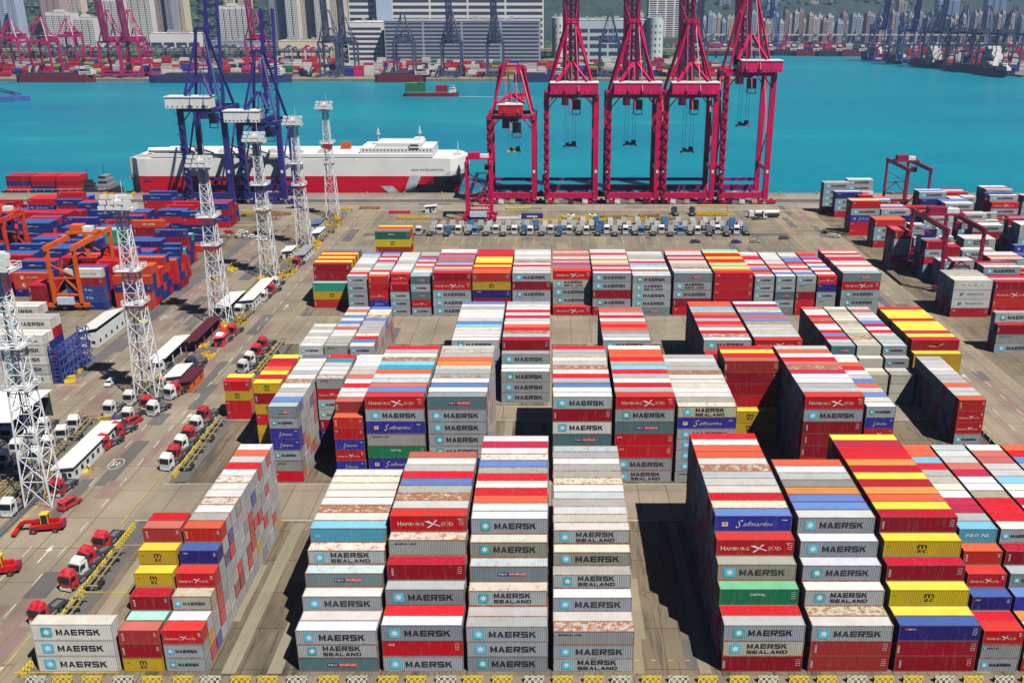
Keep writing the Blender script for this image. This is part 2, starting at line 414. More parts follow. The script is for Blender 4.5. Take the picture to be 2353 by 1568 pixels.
TEALP = paint('teal_print', (.05, .40, .44), .5, var=.2); FADEK = paint('faded_black_print', (.028, .028, .03), .6, var=.4, scale=1.2)
def markmesh(kind, L, h, va=0):
    k = (kind, L, h, va)
    if k not in _mm:
        b = MB(); marking(b, kind, L, h)
        if b.v:
            sx, ox, oz = ((1, 0, 0), (.96, .35, .05), (1.03, -.2, -.04))[va]
            b.v = [(x * sx + ox * L / 12.2, y, z + oz) for x, y, z in b.v]
            pr = list(PRINTS)
            if va == 1: pr[2] = TEALP
            if va == 2: pr[0] = FADEK
            _mm[k] = b.mesh('lettering', pr)
        else: _mm[k] = None
    return _mm[k]
L40, L20 = 12.19, 6.06
BOX = []   # every container: dict(x,y,z,L,h,k,rz,label)
rnd = random.Random(7)
def words_tier(t, n): return 'topmost' if t == n else ('bottom' if t == 1 else ORD[t] + ' from the ground')
def addbox(x, y, z, L, h, k, label, rz=0., wh=0): BOX.append(dict(x=x, y=y, z=z, L=L, h=h, k=k, label=label, rz=rz))
def rcol(pal): return rnd.choice(pal)
PAL = 'MMMMMMwwwwwkuuLSSnMwRRHrqHsbyo'
def block(name, Y0, pitch, bays, pal=PAL):
    """bays: (x, L, tier height, rows); rows from the front: full stack 'NSM' (bottom to top), '7w' = 7 high with kind w on top, '' = empty"""
    for bi, (x, L, h, rows) in enumerate(bays):
        nb = len(bays)
        for ri, r in enumerate(rows):
            if not r: continue
            if r[0].isdigit():
                n = int(r[0]); st = r[1:]; st = ''.join(rcol(pal) for _ in range(n - len(st))) + st
            else: st = r; n = len(st)
            for ti, k in enumerate(st):
                row = 'front' if ri == 0 else ORD[ri + 1]
                size = '' if L > 8 else 'short '
                label = '%s%s container, %s, %s row, %s bay, %s' % (size, KIND[k][4], 'topmost' if ti + 1 == n and n > 1 else 'tier ' + str(ti + 1), row, ORD[bi + 1], name)
                dx = rnd.uniform(-.04, .04)
                addbox(x + dx, Y0 + ri*pitch + rnd.uniform(-.02, .02), ti*h, L, h - .03, k, label)
def rows(front, top, n=None, h=7):
    out = list(front) + ['%d%s' % (h, c) for c in top]
    return out
HI, LO = 2.81, 2.49
P_ = 2.53
# ---- front block (17 rows deep)
A = [
 (-78.2, L40, 2.86, ['WWW']),
 (-65.2, L20, LO, ['yrq', '3t', '4r', '5y', '6y', '7q', '7R']),
 (-58.7, L20, LO, ['MMH', '3w', '4C', '5H', '6b', '7o'] + ['7'+c for c in 'wwuwwuwRwow']),
 (-38.5, L40, LO, ['NSM', '3w', '4M', '5n', '6S', '7c'] + ['7'+c for c in 'wuwwwkw']),
 (-25.6, L40, HI, ['MRD', '3R', '4D', '5r', '6L', '7H'] + ['7'+c for c in 'vuwsRwwq']),
 (-12.8, L40, 2.74, ['DMM', '3w', '4S', '5n', '6A', '7M'] + ['7'+c for c in 'woRwRusSwKw']),
 (.25, L40, 2.44, ['SML', '3w', '4M', '5S', '6A', '7S'] + ['7'+c for c in 'wwwnwuwwwwn']),
 (25.9, L40, HI, ['rCM', '3R', '4g', '5A', '6H', '7s'] + ['7'+c for c in 'kRwwvuwoowR']),
 (39.1, L40, 2.77, ['qqM', '3u', '4S', '5M', '6M', '7M'] + ['7'+c for c in 'ssOnwwo']),
 (52.2, L40, 2.78, ['rrb', '3Y', '4Y', '5r', '6y', '7r'] + ['7'+c for c in 'YoOrYrORRKY']),
 (65.0, L20, 2.47, ['MLH', '3R', '4b', '5H', '6o', '7c'] + ['7'+c for c in 'wKKwkuwRcoo']),
 (71.6, L20, 2.47, ['qML', '3O', '4s', '5D', '6r', '7M'] + ['7'+c for c in 'RRRkwwKqwwn']),
 (78.2, L20, 2.47, ['HMM', '3R', '4M', '5s', '6O', '7M'] + ['7'+c for c in 'RwrwwcwwqqwwkM'][:11]),
 (84.8, L20, 2.47, ['MMH', '3w', '4R', '5s', '6r', '7M'] + ['7'+c for c in 'wwRwkwqwsRo']),
 (91.4, L20, 2.47, ['MSM', '3w', '4R', '5s', '6w', '7w'] + ['7'+c for c in 'rwRwkwqwsRo']),
]
block('front block', 119.5, P_, A)
# ---- second block (12 rows)
B = [
 (-65.4, L20, LO, [''] * 5 + ['yRyryyY'[:0] + 'ryyRyry'] + ['7'+c for c in 'ryoRrY']),
 (-58.6, L20, LO, ['RLMssMn'] + ['7'+c for c in 'swwwuwwwwwd']),
 (-52.1, L20, LO, [''] * 6 + ['rbrwMHL'] + ['7'+c for c in 'wwwTR']),
 (-45.3, L20, LO, ['RsHsRo', '7q'] + ['7'+c for c in 'wwRwqkwwww']),
 (-38.5, L40, HI, ['RsgLsMH'] + ['7'+c for c in 'sqnwoTcuwwR']),
 (-25.6, L40, HI, ['MsMMMMN'[:0] + 'LssMMMN'.replace('ss','sM')] + ['7'+c for c in 'wswunuOowkw']),
 (.25, L40, HI, ['MRMNWrM'] + ['7'+c for c in 'wswRwuvkwwR']),
 (13.2, L40, HI, ['SMRRNMH'] + ['7'+c for c in 'wRwwRckRoow']),
 (26.1, L40, LO, ['LMMMMsC'] + ['7'+c for c in 'wwwkwwuwwww']),
 (39.1, L40, HI, [''] * 7 + 'yyy|rRRRrrq|7R|7Y|7R'.split('|')),
 (52.2, L40, HI, ['RRrrrMH'] + ['7'+c for c in 'vvwwKuqRwow']),
 (65.0, L20, LO, ['RsRMHsM'] + ['7'+c for c in 'kswosNwRoww'.replace('N','v')]),
 (92.2, L20, 2.80, [''] * 7 + ['MHHo'] + ['4'+c for c in 'wwowwwwwww']),
]
block('second block', 179.8, P_, B)
# tower of red and yellow beside the road, between blocks two and three
block('roadside red-yellow stack', 211.5, P_, [(-78.9, L20, LO, ['RRyR', '4Y'])], 'RyRy')
# ---- third block (16 rows, five high)
C = [
 (-64.9, L20, LO, ['WWW', '3W', '4W'] + ['5'+c for c in 'WWWWWWk']),
 (-58.5, L20, LO, ['MMM', '3w', '4L'] + ['5'+c for c in 'Lwwkwqwswskqw']),
 (-51.9, L20, LO, ['MMM', '3w', '4M'] + ['5'+c for c in 'MsRkwwwwsukws']),
 (-25.6, L40, HI, ['', '', ''] + ['5'+c for c in 'wwwucswwwkwws']),
 (-12.7, L40, HI, ['MMM', '3w', '4M'] + ['5'+c for c in 'rnuRowwKwRwwM']),
 (13.2, L40, HI, ['', '', ''] + ['5'+c for c in 'MvvoRqwRwqq']),
 (39.1, L40, HI, ['RRM', '3w', '4R'] + ['5'+c for c in 'MuRwqRwKoncoo']),
 (52.2, L40, HI, ['RRM', '3w', '4R'] + ['5'+c for c in 'Hnkwkusosk'+'wKw']),
 (72.0, L20, LO, ['kMM', '3w', '4M'] + ['5'+c for c in 'NwRsRwwRuRwwq']),
 (78.6, L20, LO, ['kkk', '3k', '4k'] + ['5'+c for c in 'kkukkkkkkkkkk']),
 (85.3, L20, LO, ['kkk', '3M', '4M'] + ['5'+c for c in 'MwwnRwKsvwwqww'][:13]),
 (92.4, L40, HI, ['', '', 'yyyy'] + ['5'+c for c in 'XYKYYYRYYYR']),
]
block('third block', 221.8, P_, C)
# ---- fourth block (12 rows, five high)
D = [
 (-78.4, L40, 2.84, ['', '', '', 'oyt', 'oytrr'] + ['5'+c for c in 'YRYRYRT']),
 (-65.2, L20, 2.6, ['bMMMM'] + ['5'+c for c in 'Rkwwwwwwwws']),
 (-58.5, L20, 2.6, ['HsHRo'[:0] + 'HsHRo'] + ['5'+c for c in 'wRwwwwKwRws'][:11]),
 (-51.7, L20, 2.6, ['MMMr', '5H'] + ['5'+c for c in 'wwwwwwwwww']),
 (-45.0, L20, 2.6, ['MHNMN'] + ['5'+c for c in 'nwkowRwsRww']),
 (-38.0, L40, HI, ['MMMHr'] + ['5'+c for c in 'qwRwsqosRww'.replace('R','R')]),
 (-25.3, L40, HI, ['rrbyo'] + ['5'+c for c in 'oRYRYYYRK'] + ['5R', '5K']),
 (-12.5, L40, HI, ['RMMrM'] + ['5'+c for c in 'wwRwuwwwwww']),
 (.4, L40, HI, ['H', 'HMMCH'] + ['5'+c for c in 'osRwqwqqw'] + ['5q']),
 (13.2, L40, HI, ['RMrMM'] + ['5'+c for c in 'RwRwkOwwRww']),
 (25.9, L40, 2.64, ['nMMSM'] + ['5'+c for c in 'wuwwcRwkwww']),
 (39.0, L40, HI, ['RrMSn'] + ['5'+c for c in 'wukkwRwRwwo']),
 (52.0, L40, HI, ['Yrrrr'.replace('rrrr','rRRR')] + ['5'+c for c in 'oYcYRRYRRYc']),
 (65.0, L20, 2.6, ['nMMMM'] + ['5'+c for c in 'qRswRwwRRww']),
 (71.7, L20, 2.6, ['nMNMM'] + ['5'+c for c in 'swRwowwwwww']),
 (78.3, L20, 2.6, ['RRrLM'] + ['5'+c for c in 'swRwqRsswww']),
 (85.0, L20, 2.6, ['LLMbH'] + ['5'+c for c in 'wRwswRwRsRo']),
 (92.8, L40, HI, ['LMMHn'] + ['5'+c for c in 'wwowwKRwRwo']),
]
block('fourth block', 292.0, P_, D)
# ---- right-hand yard
Eb = [
 (127.8, L40, 2.8, 257.6, ['MLr', '4w']),
 (127.7, L40, 3.05, 289.9, ['RhhU', '4U', '4k', '4L', '4w']),
 (141.4, L40, 2.85, 291.0, ['RoHr', '4w', '4R']),
 (137.4, L40, 2.9, 324.5, ['SMM', '3w', '3w']),
 (157.5, L40, 2.8, 330.8, ['MbS', '3o', '3w', '3w']),
 (134.5, L20, 2.8, 333.1, ['MMRMr', '5s', '5w', '5w']),
 (142.6, L20, 2.8, 336.6, ['MMRr', '4r']),
 (152.5, L40, 2.7, 343.2, ['MSM', '3w']),
 (160.5, L40, 2.7, 361.2, ['MCS', '3w', '3w']),
 (175.5, L40, 2.7, 346.2, ['Rb', '2b', '3s']),
 (127.4, L20, 3.0, 345.3, ['Opkkr', '5q', '5p', '5R']),
 (131.3, L40, 2.9, 379.4, ['RMMo', '4o', '4q']),
 (127.8, L40, 2.95, 400.5, ['RRsMR', '5Y', '5w']),
 (131.4, L40, 2.9, 436.3, ['RMMb', '4M']),
 (127.9, L40, 2.9, 444.8, ['RMMMM', '5w']),
 (146.5, L20, 2.7, 424.0, ['RosM', '4s', '4o']),
 (141.0, L20, 2.7, 432.5, ['Rrrr', '4o', '4R']),
 (155.5, L40, 2.7, 420.0, ['RRr', '3R']),
 (143.2, L40, 2.7, 455.8, ['MMw', '5M', '5w']),
 (166.5, L40, 2.7, 425.0, ['MMMb', '5M', '5b', '5w']),
 (180.2, L20, 2.7, 425.0, ['MMbM', '4w', '4w']),
 (187.5, L20, 2.7, 430.0, ['MMMM', '4w']),
 (198.0, L40, 2.8, 430.8, ['MRHsM', '5K', '5w', '5w']),
 (213.5, L20, 2.7, 400.2, ['by', '2y']),
 (220.5, L40, 2.7, 400.0, ['bRR', '3w', '4M']),
 (186.5, L40, 2.7, 378.0, ['bSMM', '4w', '4w']),
 (171.0, L40, 2.7, 392.0, ['MML', '4w', '4w']),
 (200.5, L20, 2.9, 372.0, ['JJJJJ', '5k']),
 (190.0, L40, 2.7, 352.0, ['bb', '2s']),
 (208.0, L40, 2.7, 360.0, ['bbb', '3w', '3b']),
 (213.0, L40, 2.7, 384.0, ['RRRr', '4o', '4w']),
 (216.0, L40, 2.7, 432.0, ['MMMb', '4w']),
 (230.0, L40, 2.7, 440.0, ['MsMM', '4o']),
 (234.0, L40, 2.7, 395.0, ['Rsb', '3o']),
 (172.0, L40, 2.7, 306.0, ['RMR', '3w']),
 (155.0, L40, 2.7, 292.0, ['RHRr', '4w']),
 (141.2, L40, 2.7, 257.6, ['MLr', '3w']),
 (148.0, L20, 2.7, 385.0, ['MMM', '3w']),
 (156.5, L20, 2.7, 376.0, ['MM', '3w']),
]
for x, L, h, y, r in Eb:
    nm = 'right yard by %s' % ('road' if y < 300 else 'portal cranes' if y < 380 else 'waterfront')
    block(nm, y, 2.55, [(x, L, h, r)], 'MMMwwSRrHsbo')
# ---- left-hand yard
Fb = [
 (-145.0, L40, 2.75, 233.9, ['WwWWW', '5W', '6W', '7W'][:2] + ['6W', '6W']),
 (-157.5, L40, 2.75, 233.9, ['WWWWW', '5W', '6W', '6W']),
 (-158.5, L40, 2.75, 253.0, ['WWW', '4W', '5W', '5W']),
 (-171.5, L40, 2.75, 253.0, ['WWW', '4W', '5W']),
 (-184.5, L40, 2.75, 262.0, ['WWWW', '4W']),
 (-170.8, L20, 2.75, 297.6, ['rrr', '3r', '3R']),
 (-143.3, L40, 2.75, 298.8, ['PPbP', '5P', '5P']),
 (-158.0, L40, 2.75, 297.2, ['BFFrJ', '5b', '5r']),
 (-183.5, L40, 2.75, 312.0, ['bee', '3b', '4B', '4R']),
 (-197.5, L40, 2.75, 312.0, ['rrR', '3R', '4q']),
 (-211.5, L40, 2.75, 318.0, ['rRR', '3R']),
 (-143.6, L40, 2.75, 307.0, ['BBRR', '4o', '5o', '5b']),
 (-136.3, L20, 2.75, 318.6, ['BRRo', '4B', '5B', '4R']),
 (-138.6, L20, 2.75, 330.6, ['BBRgB', '4t', '4b']),
 (-157.6, L40, 2.75, 318.0, ['BBrR', '4r', '5R', '5s']),
 (-171.5, L40, 2.75, 322.0, ['RRbr', '4r', '4P']),
 (-185.5, L40, 2.75, 335.0, ['RrbB', '4b', '4B']),
 (-199.5, L40, 2.75, 336.0, ['RRB', '3c', '4B']),
 (-214.0, L40, 2.75, 338.0, ['rrRB', '4B']),
 (-158.0, L40, 2.75, 346.0, ['BRBb', '4b', '4B']),
 (-150.4, L40, 2.75, 352.0, ['BbRrb', '4b', '4t']),
 (-165.0, L40, 2.75, 368.0, ['rrrrP', '4r', '4b']),
 (-179.5, L40, 2.75, 364.0, ['RRtt', '4t', '4B', '4b']),
 (-152.0, L40, 2.75, 385.0, ['bBBRB', '4b']),
 (-193.5, L40, 2.75, 368.0, ['RRbB', '4B', '5b']),
 (-208.0, L40, 2.75, 364.0, ['RRRBB', '5B', '5b']),
 (-222.0, L40, 2.75, 360.0, ['RRRB', '5B']),
 (-168.0, L40, 2.75, 400.0, ['BBRB', '4b']),
 (-154.0, L20, 2.75, 402.0, ['bRb', '3B']),
 (-182.5, L40, 2.75, 396.0, ['RRbb', '4b', '4B']),
 (-197.0, L40, 2.75, 400.0, ['RRBB', '5B', '5b']),
 (-211.5, L40, 2.75, 398.0, ['RRRr', '4K']),
 (-226.0, L40, 2.75, 396.0, ['RRRR', '4R']),
 (-240.0, L40, 2.75, 390.0, ['bbB', '3b']),
 (-146.0, L40, 2.75, 372.0, ['o']),
]
for x, L, h, y, r in Fb:
    nm = 'left yard by %s' % ('blue racks' if y < 290 else 'orange crane' if y < 350 else 'quay road')
    block(nm, y, 2.55, [(x, L, h, r)], 'RRBBbrrP')
# lone stack behind the fourth block
block('lone stack by tractor park', 326.5, P_, [(-62.0, L40, 2.75, ['yYRyqYG', '7q', '7R', '7y'])], 'yYR')
# fill the scattered yards as densely as the photograph shows them
RTGZ = [(133, 150, 316, 352), (162, 176.5, 435, 468), (-165, -150, 295.5, 299.3), (-165, -150, 321, 325), (-214, -199, 342, 346), (-214, -199, 356, 360)]
def fill(xs, y0, y1, pal, nm, hs, prob, seed, lim):
    rr = random.Random(seed); used = [(b['x'], b['x'] + b['L'], b['y'], b['y'] + 2.5) for b in BOX] + RTGZ
    bay = 40
    for x in xs:
        y = y0 + rr.uniform(0, 5)
        while y < y1:
            n = rr.choice([3, 4, 5, 6]); h = rr.choice(hs)
            if rr.random() < prob and x > lim(y):
                if not any(x < u[1] + .3 and x + L40 > u[0] - .3 and y < u[3] + .4 and y + n*2.55 > u[2] - .4 for u in used):
                    used.append((x, x + L40, y, y + n*2.55)); bay += 1
                    hh = [rr.choice([h, h, h - 1]) for _ in range(n)]
                    block(nm, y, 2.55, [(x, L40, 2.7, ['%d%s' % (max(1, q), rr.choice(pal)) for q in hh])], pal)
            y += n*2.55 + rr.choice([.1, .1, 6])
fill([141.6 + 13.4*i for i in range(7)], 300, 448, 'MMMMwwSRrHsbo', 'right yard inner rows', (3, 4, 5), .97, 4, lambda y: 0)
fill([154.8 + 13.4*i for i in range(3)], 256, 289, 'MMMwwSRrHsbo', 'right yard front rows', (2, 3, 4), .97, 6, lambda y: 0)
fill([-250.5 + 13.6*i for i in range(8)], 300, 426, 'RRRBBBbrrrrsbB', 'left yard inner rows', (4, 4, 5), .97, 9, lambda y: -1e9)
# unique bay names for the scattered yards: add what stands next to them
seen = {}
for b in BOX:
    seen.setdefault(b['label'], []).append(b)
side = {}
for lab, l in seen.items():
    if len(l) > 1:
        l.sort(key=lambda b: (b['x']))
        for i, b in enumerate(l):
            b['label'] = b['label'].replace('first bay', '%s such from left' % (ORD + ['%dth' % q for q in range(60, 400)])[i + 1])
# ---- which containers show largest (plain z-buffer over all of them)
def visibility():
    S = .5; w, h = 512, 341; zb = np.full((h, w), 1e9); ib = np.full((h, w), -1, int); fb = np.zeros((h, w), int)
    def pr(p):
        X, Y, Z = p; d = Y*_c + (H_CAM-Z)*_s; up = (Z-H_CAM)*_c + Y*_s
        return ((_CX + _F*X/d) * 512/2352, (_CY - _F*up/d) * 512/2352, d)
    for i, b in enumerate(BOX):
        x0, x1 = b['x'], b['x'] + b['L']; y0, y1 = b['y'], b['y'] + 2.44; z0, z1 = b['z'], b['z'] + b['h']
        fs = [(0, ((x0,y0,z0),(x1,y0,z0),(x1,y0,z1),(x0,y0,z1))), (1, ((x0,y0,z1),(x1,y0,z1),(x1,y1,z1),(x0,y1,z1)))]
        if x1 < 0: fs.append((2, ((x1,y0,z0),(x1,y1,z0),(x1,y1,z1),(x1,y0,z1))))
        elif x0 > 0: fs.append((2, ((x0,y0,z0),(x0,y1,z0),(x0,y1,z1),(x0,y0,z1))))
        for fi, q in fs:
            P = np.array([pr(p) for p in q]); u0, v0 = np.floor(P[:, :2].min(0)).astype(int); u1, v1 = np.ceil(P[:, :2].max(0)).astype(int)
            u0, v0 = max(u0, 0), max(v0, 0); u1, v1 = min(u1, w), min(v1, h)
            if u0 >= u1 or v0 >= v1: continue
            gx, gy = np.meshgrid(np.arange(u0, u1) + .5, np.arange(v0, v1) + .5); ins = None; sg = 0
            area = sum(P[j,0]*P[(j+1)%4,1] - P[(j+1)%4,0]*P[j,1] for j in range(4)); sg = 1 if area > 0 else -1
            ins = np.ones(gx.shape, bool)
            for j in range(4):
                a, c_ = P[j], P[(j+1) % 4]; ins &= sg * ((c_[0]-a[0])*(gy-a[1]) - (c_[1]-a[1])*(gx-a[0])) >= 0
            A_ = np.c_[P[:3, :2], np.ones(3)]
            try: co = np.linalg.solve(A_, 1/P[:3, 2])
            except Exception: continue
            dep = 1 / (co[0]*gx + co[1]*gy + co[2])
            s = (slice(v0, v1), slice(u0, u1)); ok = ins & (dep < zb[s])
            zb[s] = np.where(ok, dep, zb[s]); ib[s] = np.where(ok, i, ib[s]); fb[s] = np.where(ok, fi, fb[s])
    n = np.bincount(ib[ib >= 0], minlength=len(BOX)); nf = np.bincount(ib[(ib >= 0) & (fb == 0)], minlength=len(BOX))
    return n, nf
NPX, NFR = visibility()
order = sorted(range(len(BOX)), key=lambda i: -NPX[i])
INDIV = set(order[:300])
print('containers', len(BOX), 'visible', int((NPX > 0).sum()), '300th px', NPX[order[299]])
def make_container(b):
    L, h, k = b['L'], round(b['h'], 2), b['k']; sc, rc, ru, mk, _w = KIND[k]
    pm, rm, fm, dm, bm_ = cmeshes(L, h)
    v = rnd.uniform(.88, 1.08); j = lambda c: tuple(min(1, x * v * rnd.uniform(.97, 1.03)) for x in c)
    root = thing('shipping_container', b['label'], 'container', (b['x'], b['y'], b['z']), b['rz'], 'shipping containers stacked in the yards')
    s = j(sc); ruv = min(1, ru * rnd.uniform(.5, 1.5))
    o = link('side_panel', pm, root); o.color = (*s, ruv * .5)
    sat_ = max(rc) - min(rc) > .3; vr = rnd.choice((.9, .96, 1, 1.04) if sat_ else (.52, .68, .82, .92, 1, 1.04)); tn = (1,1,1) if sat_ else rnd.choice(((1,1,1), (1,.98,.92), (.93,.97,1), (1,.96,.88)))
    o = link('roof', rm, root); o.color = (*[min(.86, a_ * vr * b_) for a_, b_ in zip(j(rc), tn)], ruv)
    o = link('frame', fm, root); o.color = (*[x * .62 + y_ for x, y_ in zip(s, (.085, .05, .03))], min(1, ruv * 1.2 + .35))
    o = link('door', dm, root); o.color = (*s, ruv * .5)
    o2 = link('locking_bar', bm_, o)
    mm = markmesh(mk, L, h, rnd.randrange(3))
    if mm: link('lettering', mm, root)
for i in sorted(INDIV): make_container(BOX[i])
far = MB()
FARM = [M_CATT] + PRINTS
def farbox(b, text, mb=far):
    sc, rc, ru, mk, _w = KIND[b['k']]; v = rnd.uniform(.85, 1.08); x, y, z, L, h = b['x'], b['y'], b['z'], b['L'], b['h'] + .005
    W_ = 2.44
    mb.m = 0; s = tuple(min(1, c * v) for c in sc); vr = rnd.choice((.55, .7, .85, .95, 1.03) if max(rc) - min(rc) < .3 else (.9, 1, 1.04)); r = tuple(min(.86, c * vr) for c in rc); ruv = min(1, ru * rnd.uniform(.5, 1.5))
    vs = [(x,y,z),(x+L,y,z),(x+L,y+W_,z),(x,y+W_,z),(x,y,z+h),(x+L,y,z+h),(x+L,y+W_,z+h),(x,y+W_,z+h)]
    mb.cm = (*s, ruv * .5); mb.add(vs, [(0,1,5,4),(1,2,6,5),(2,3,7,6),(3,0,4,7)])
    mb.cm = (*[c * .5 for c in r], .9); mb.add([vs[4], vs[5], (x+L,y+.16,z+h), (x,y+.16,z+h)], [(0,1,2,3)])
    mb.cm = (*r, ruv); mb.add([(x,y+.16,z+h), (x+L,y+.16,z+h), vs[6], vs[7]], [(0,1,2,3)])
    # bottom and top rails a little proud of the panel
    if mb is far and abs(x) < 120 and y < 265:
        xe, sg = (x + L, 1) if x + L < 0 else (x, -1)
        mb.cm = (*[c * .5 for c in s], .9)
        for yy in (y + 1.19, y + .02, y + 2.34): mb.box(min(xe, xe + sg*.012), max(xe, xe + sg*.012), yy, yy + .07, z + .1, z + h - .1)
        mb.box(min(xe, xe + sg*.02), max(xe, xe + sg*.02), y + .05, y + 2.39, z + h - .1, z + h - .005)
        mb.cm = (.45, .45, .45, .3)
        for yy in (y + .5, y + .95, y + 1.5, y + 1.95): mb.box(min(xe, xe + sg*.04), max(xe, xe + sg*.04), yy, yy + .05, z + .15, z + h - .15)
    mb.cm = (*[c * .55 for c in s], .9)
    if z > .5: mb.box(x - .01, x + L + .01, y - .02, y + .06, z + .0, z + .09)
    mb.cm = (1, 1, 1, 1)
    if text:
        t = MB(); marking(t, mk, L, h, 1)
        for f, mi in zip(t.f, t.mi):
            pass
        o = len(mb.v); mb.v.extend([(p[0]+x, p[1]+y-.03, p[2]+z) for p in t.v])
        for f, mi in zip(t.f, t.mi): mb.f.append(tuple(o+i for i in f)); mb.mi.append(mi + 1); mb.c.append((1,1,1,1))
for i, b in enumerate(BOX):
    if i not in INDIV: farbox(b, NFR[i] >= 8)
far_obj = far.build('shipping_container', FARM)
tag(far_obj, 'many-coloured mass of the smaller, farther containers in the yards and on the far shore', 'container', 'shipping containers stacked in the yards', 'stuff')
# ---------------------------------------------------------------- ground
def ground_mat(name, base, dark, stain=.5, slab=None, rub=(.5, .07, 1)):
    m, t, b = newmat(name)
    pos = nd(t, 'ShaderNodeNewGeometry').outputs['Position']
    c = mix(t, ramp(t, .3, .7, noise(t, .06, 5, .6, pos)).outputs[0], tuple(x*.72 for x in base), tuple(min(1, x*1.2) for x in base))
    if slab:
        br = nd(t, 'ShaderNodeTexBrick'); br.offset = 0; br.inputs['Scale'].default_value = 1.
        br.inputs['Brick Width'].default_value = slab[0]; br.inputs['Row Height'].default_value = slab[1]
        br.inputs['Mortar Size'].default_value = .09; br.inputs['Color1'].default_value = (1,1,1,1)
        br.inputs['Color2'].default_value = (.86,.84,.82,1); br.inputs['Mortar'].default_value = (.35,.33,.3,1)
        t.links.new(pos, br.inputs['Vector']); c = mix(t, 1., c, br.outputs[0], 'MULTIPLY')
    s1 = ramp(t, .5, .72, noise(t, .05, 6, .7, pos, (1, .3, 1))); s1.inputs[4].default_value = stain
    c = mix(t, s1.outputs[0], c, dark)
    s2 = ramp(t, .52, .64, noise(t, .35, 5, .65, pos, rub)); s2.inputs[4].default_value = stain * .8
    c = mix(t, s2.outputs[0], c, tuple(x * .8 for x in dark))
    s3 = ramp(t, .66, .76, noise(t, 1.2, 3, .6, pos)); s3.inputs[4].default_value = .6
    s4 = ramp(t, .55, .62, noise(t, 2.2, 4, .6, pos, (1, .035, 1))); s4.inputs[4].default_value = stain * .55; c = mix(t, s4.outputs[0], c, tuple(x * .6 for x in dark))
    c = mix(t, s3.outputs[0], c, (.05, .045, .04))
    t.links.new(c, b.inputs['Base Color']); b.inputs['Roughness'].default_value = .85
    return m
G_BASE = ground_mat('concrete', (.25, .21, .15), (.13, .115, .095), .6, (12.5, 8))
G_ROAD = ground_mat('road_concrete', (.29, .24, .175), (.24, .20, .17), .35, (6, 11))
G_ASPH = ground_mat('asphalt', (.11, .105, .10), (.06, .06, .06), .4)
G_YARD = ground_mat('stained_concrete', (.21, .165, .11), (.025, .023, .02), .95, (13, 10), (.6, .05, 1))
G_PATCH = ground_mat('patch_dark', (.13, .12, .115), (.08, .07, .07), .4)
G_PINK = ground_mat('patch_brown', (.25, .17, .14), (.17, .12, .10), .4)
G_TAN = ground_mat('patch_tan', (.275, .23, .155), (.20, .21, .16), .5)
G_APR = ground_mat('apron', (.31, .265, .215), (.2, .17, .14), .5, (20, 12), (.05, .5, 1))
LW = paint('line_white', (.62, .60, .55), .8, var=.25, scale=.4); LY = paint('line_yellow', (.58, .42, .06), .8, var=.35, scale=.4)
def sheet(name, mat, rects, z, kind='structure'):
    b = MB()
    for x0, x1, y0, y1 in rects: b.add([(x0,y0,z),(x1,y0,z),(x1,y1,z),(x0,y1,z)], [(0,1,2,3)])
    o = b.build(name, mat); o['kind'] = kind; return o
QY = 493.
g = MB(); g.box(-1200, 900, -60, QY, -9, 0); g.build('ground', G_BASE)['kind'] = 'structure'
sheet('road', G_ROAD, [(-104.5, -83, -55, 452), (-131, -107.5, -55, 452), (103, 124, -55, 452)], .004)
sheet('cross_road', G_ROAD, [(-160, 125, 163.8, 179), (-82.8, 103, 211, 219.5), (-82.8, 103, 265, 290.5), (-160, -131.2, 222.5, 232.5)], .0075)
sheet('container_yard', G_YARD, [(-82.9, 102.9, 118.5, 163.7), (-82.9, 102.9, 179.1, 210.9), (-82.9, 102.9, 219.6, 264.9), (-82.9, 102.9, 290.6, 324), (125, 300, 240, 452), (-300, -131.1, 290, 452)], .005)
sheet('quay_apron', G_APR, [(-1200, 900, 452.1, QY - .3)], .006)
sheet('truck_park', G_BASE, [(-82.9, 102.9, 324.1, 452)], .003)
sheet('asphalt_lot', G_ASPH, [(-200, -131.1, 181, 222.4), (-1200, 900, 470, 477.5), (-82, 102, 399.5, 404), (-106.9, -105, 60, 452)], .0105)
r_ = random.Random(3)
pd, pp, pt = [], [], []
for k in range(150):
    x0, x1 = r_.choice([(-104, -84), (-130, -108), (-130, -108), (103.5, 123)]); x = r_.uniform(x0, x1 - 4); y = r_.uniform(100, 440)
    r_.choice([pd, pp, pp]).append((x, x + r_.uniform(1.5, 4.5), y, y + r_.uniform(6, 26)))
for k in range(110):
    x = r_.uniform(-84, 98); y = r_.choice([r_.uniform(119, 160), r_.uniform(220, 264), r_.uniform(325, 398)])
    r_.choice([pd, pt, pt]).append((x, x + r_.uniform(1.2, 4.5), y, y + r_.uniform(5, 24)))
for x in (-48, -36, 12.3+.4): pass
for k in range(60):
    x = r_.choice([r_.uniform(-300, -135), r_.uniform(-80, 250)]); y = r_.uniform(405, 468)
    r_.choice([pd, pp, pt]).append((x, x + r_.uniform(6, 30), y, y + r_.uniform(1.5, 4)))
for k, l in (('pavement_patch', pd), ('pavement_patch', pp), ('pavement_patch', pt)):
    m = {id(pd): G_PATCH, id(pp): G_PINK, id(pt): G_TAN}[id(l)]
    z = {id(pd): .016, id(pp): .012, id(pt): .020}[id(l)]
    b = MB()
    for i, (x0, x1, y0, y1) in enumerate(l):
        b.add([(x0,y0,z+i*.00005),(x1,y0,z+i*.00005),(x1,y1,z+i*.00005),(x0,y1,z+i*.00005)], [(0,1,2,3)])
    b.build(k, m)['kind'] = 'structure'
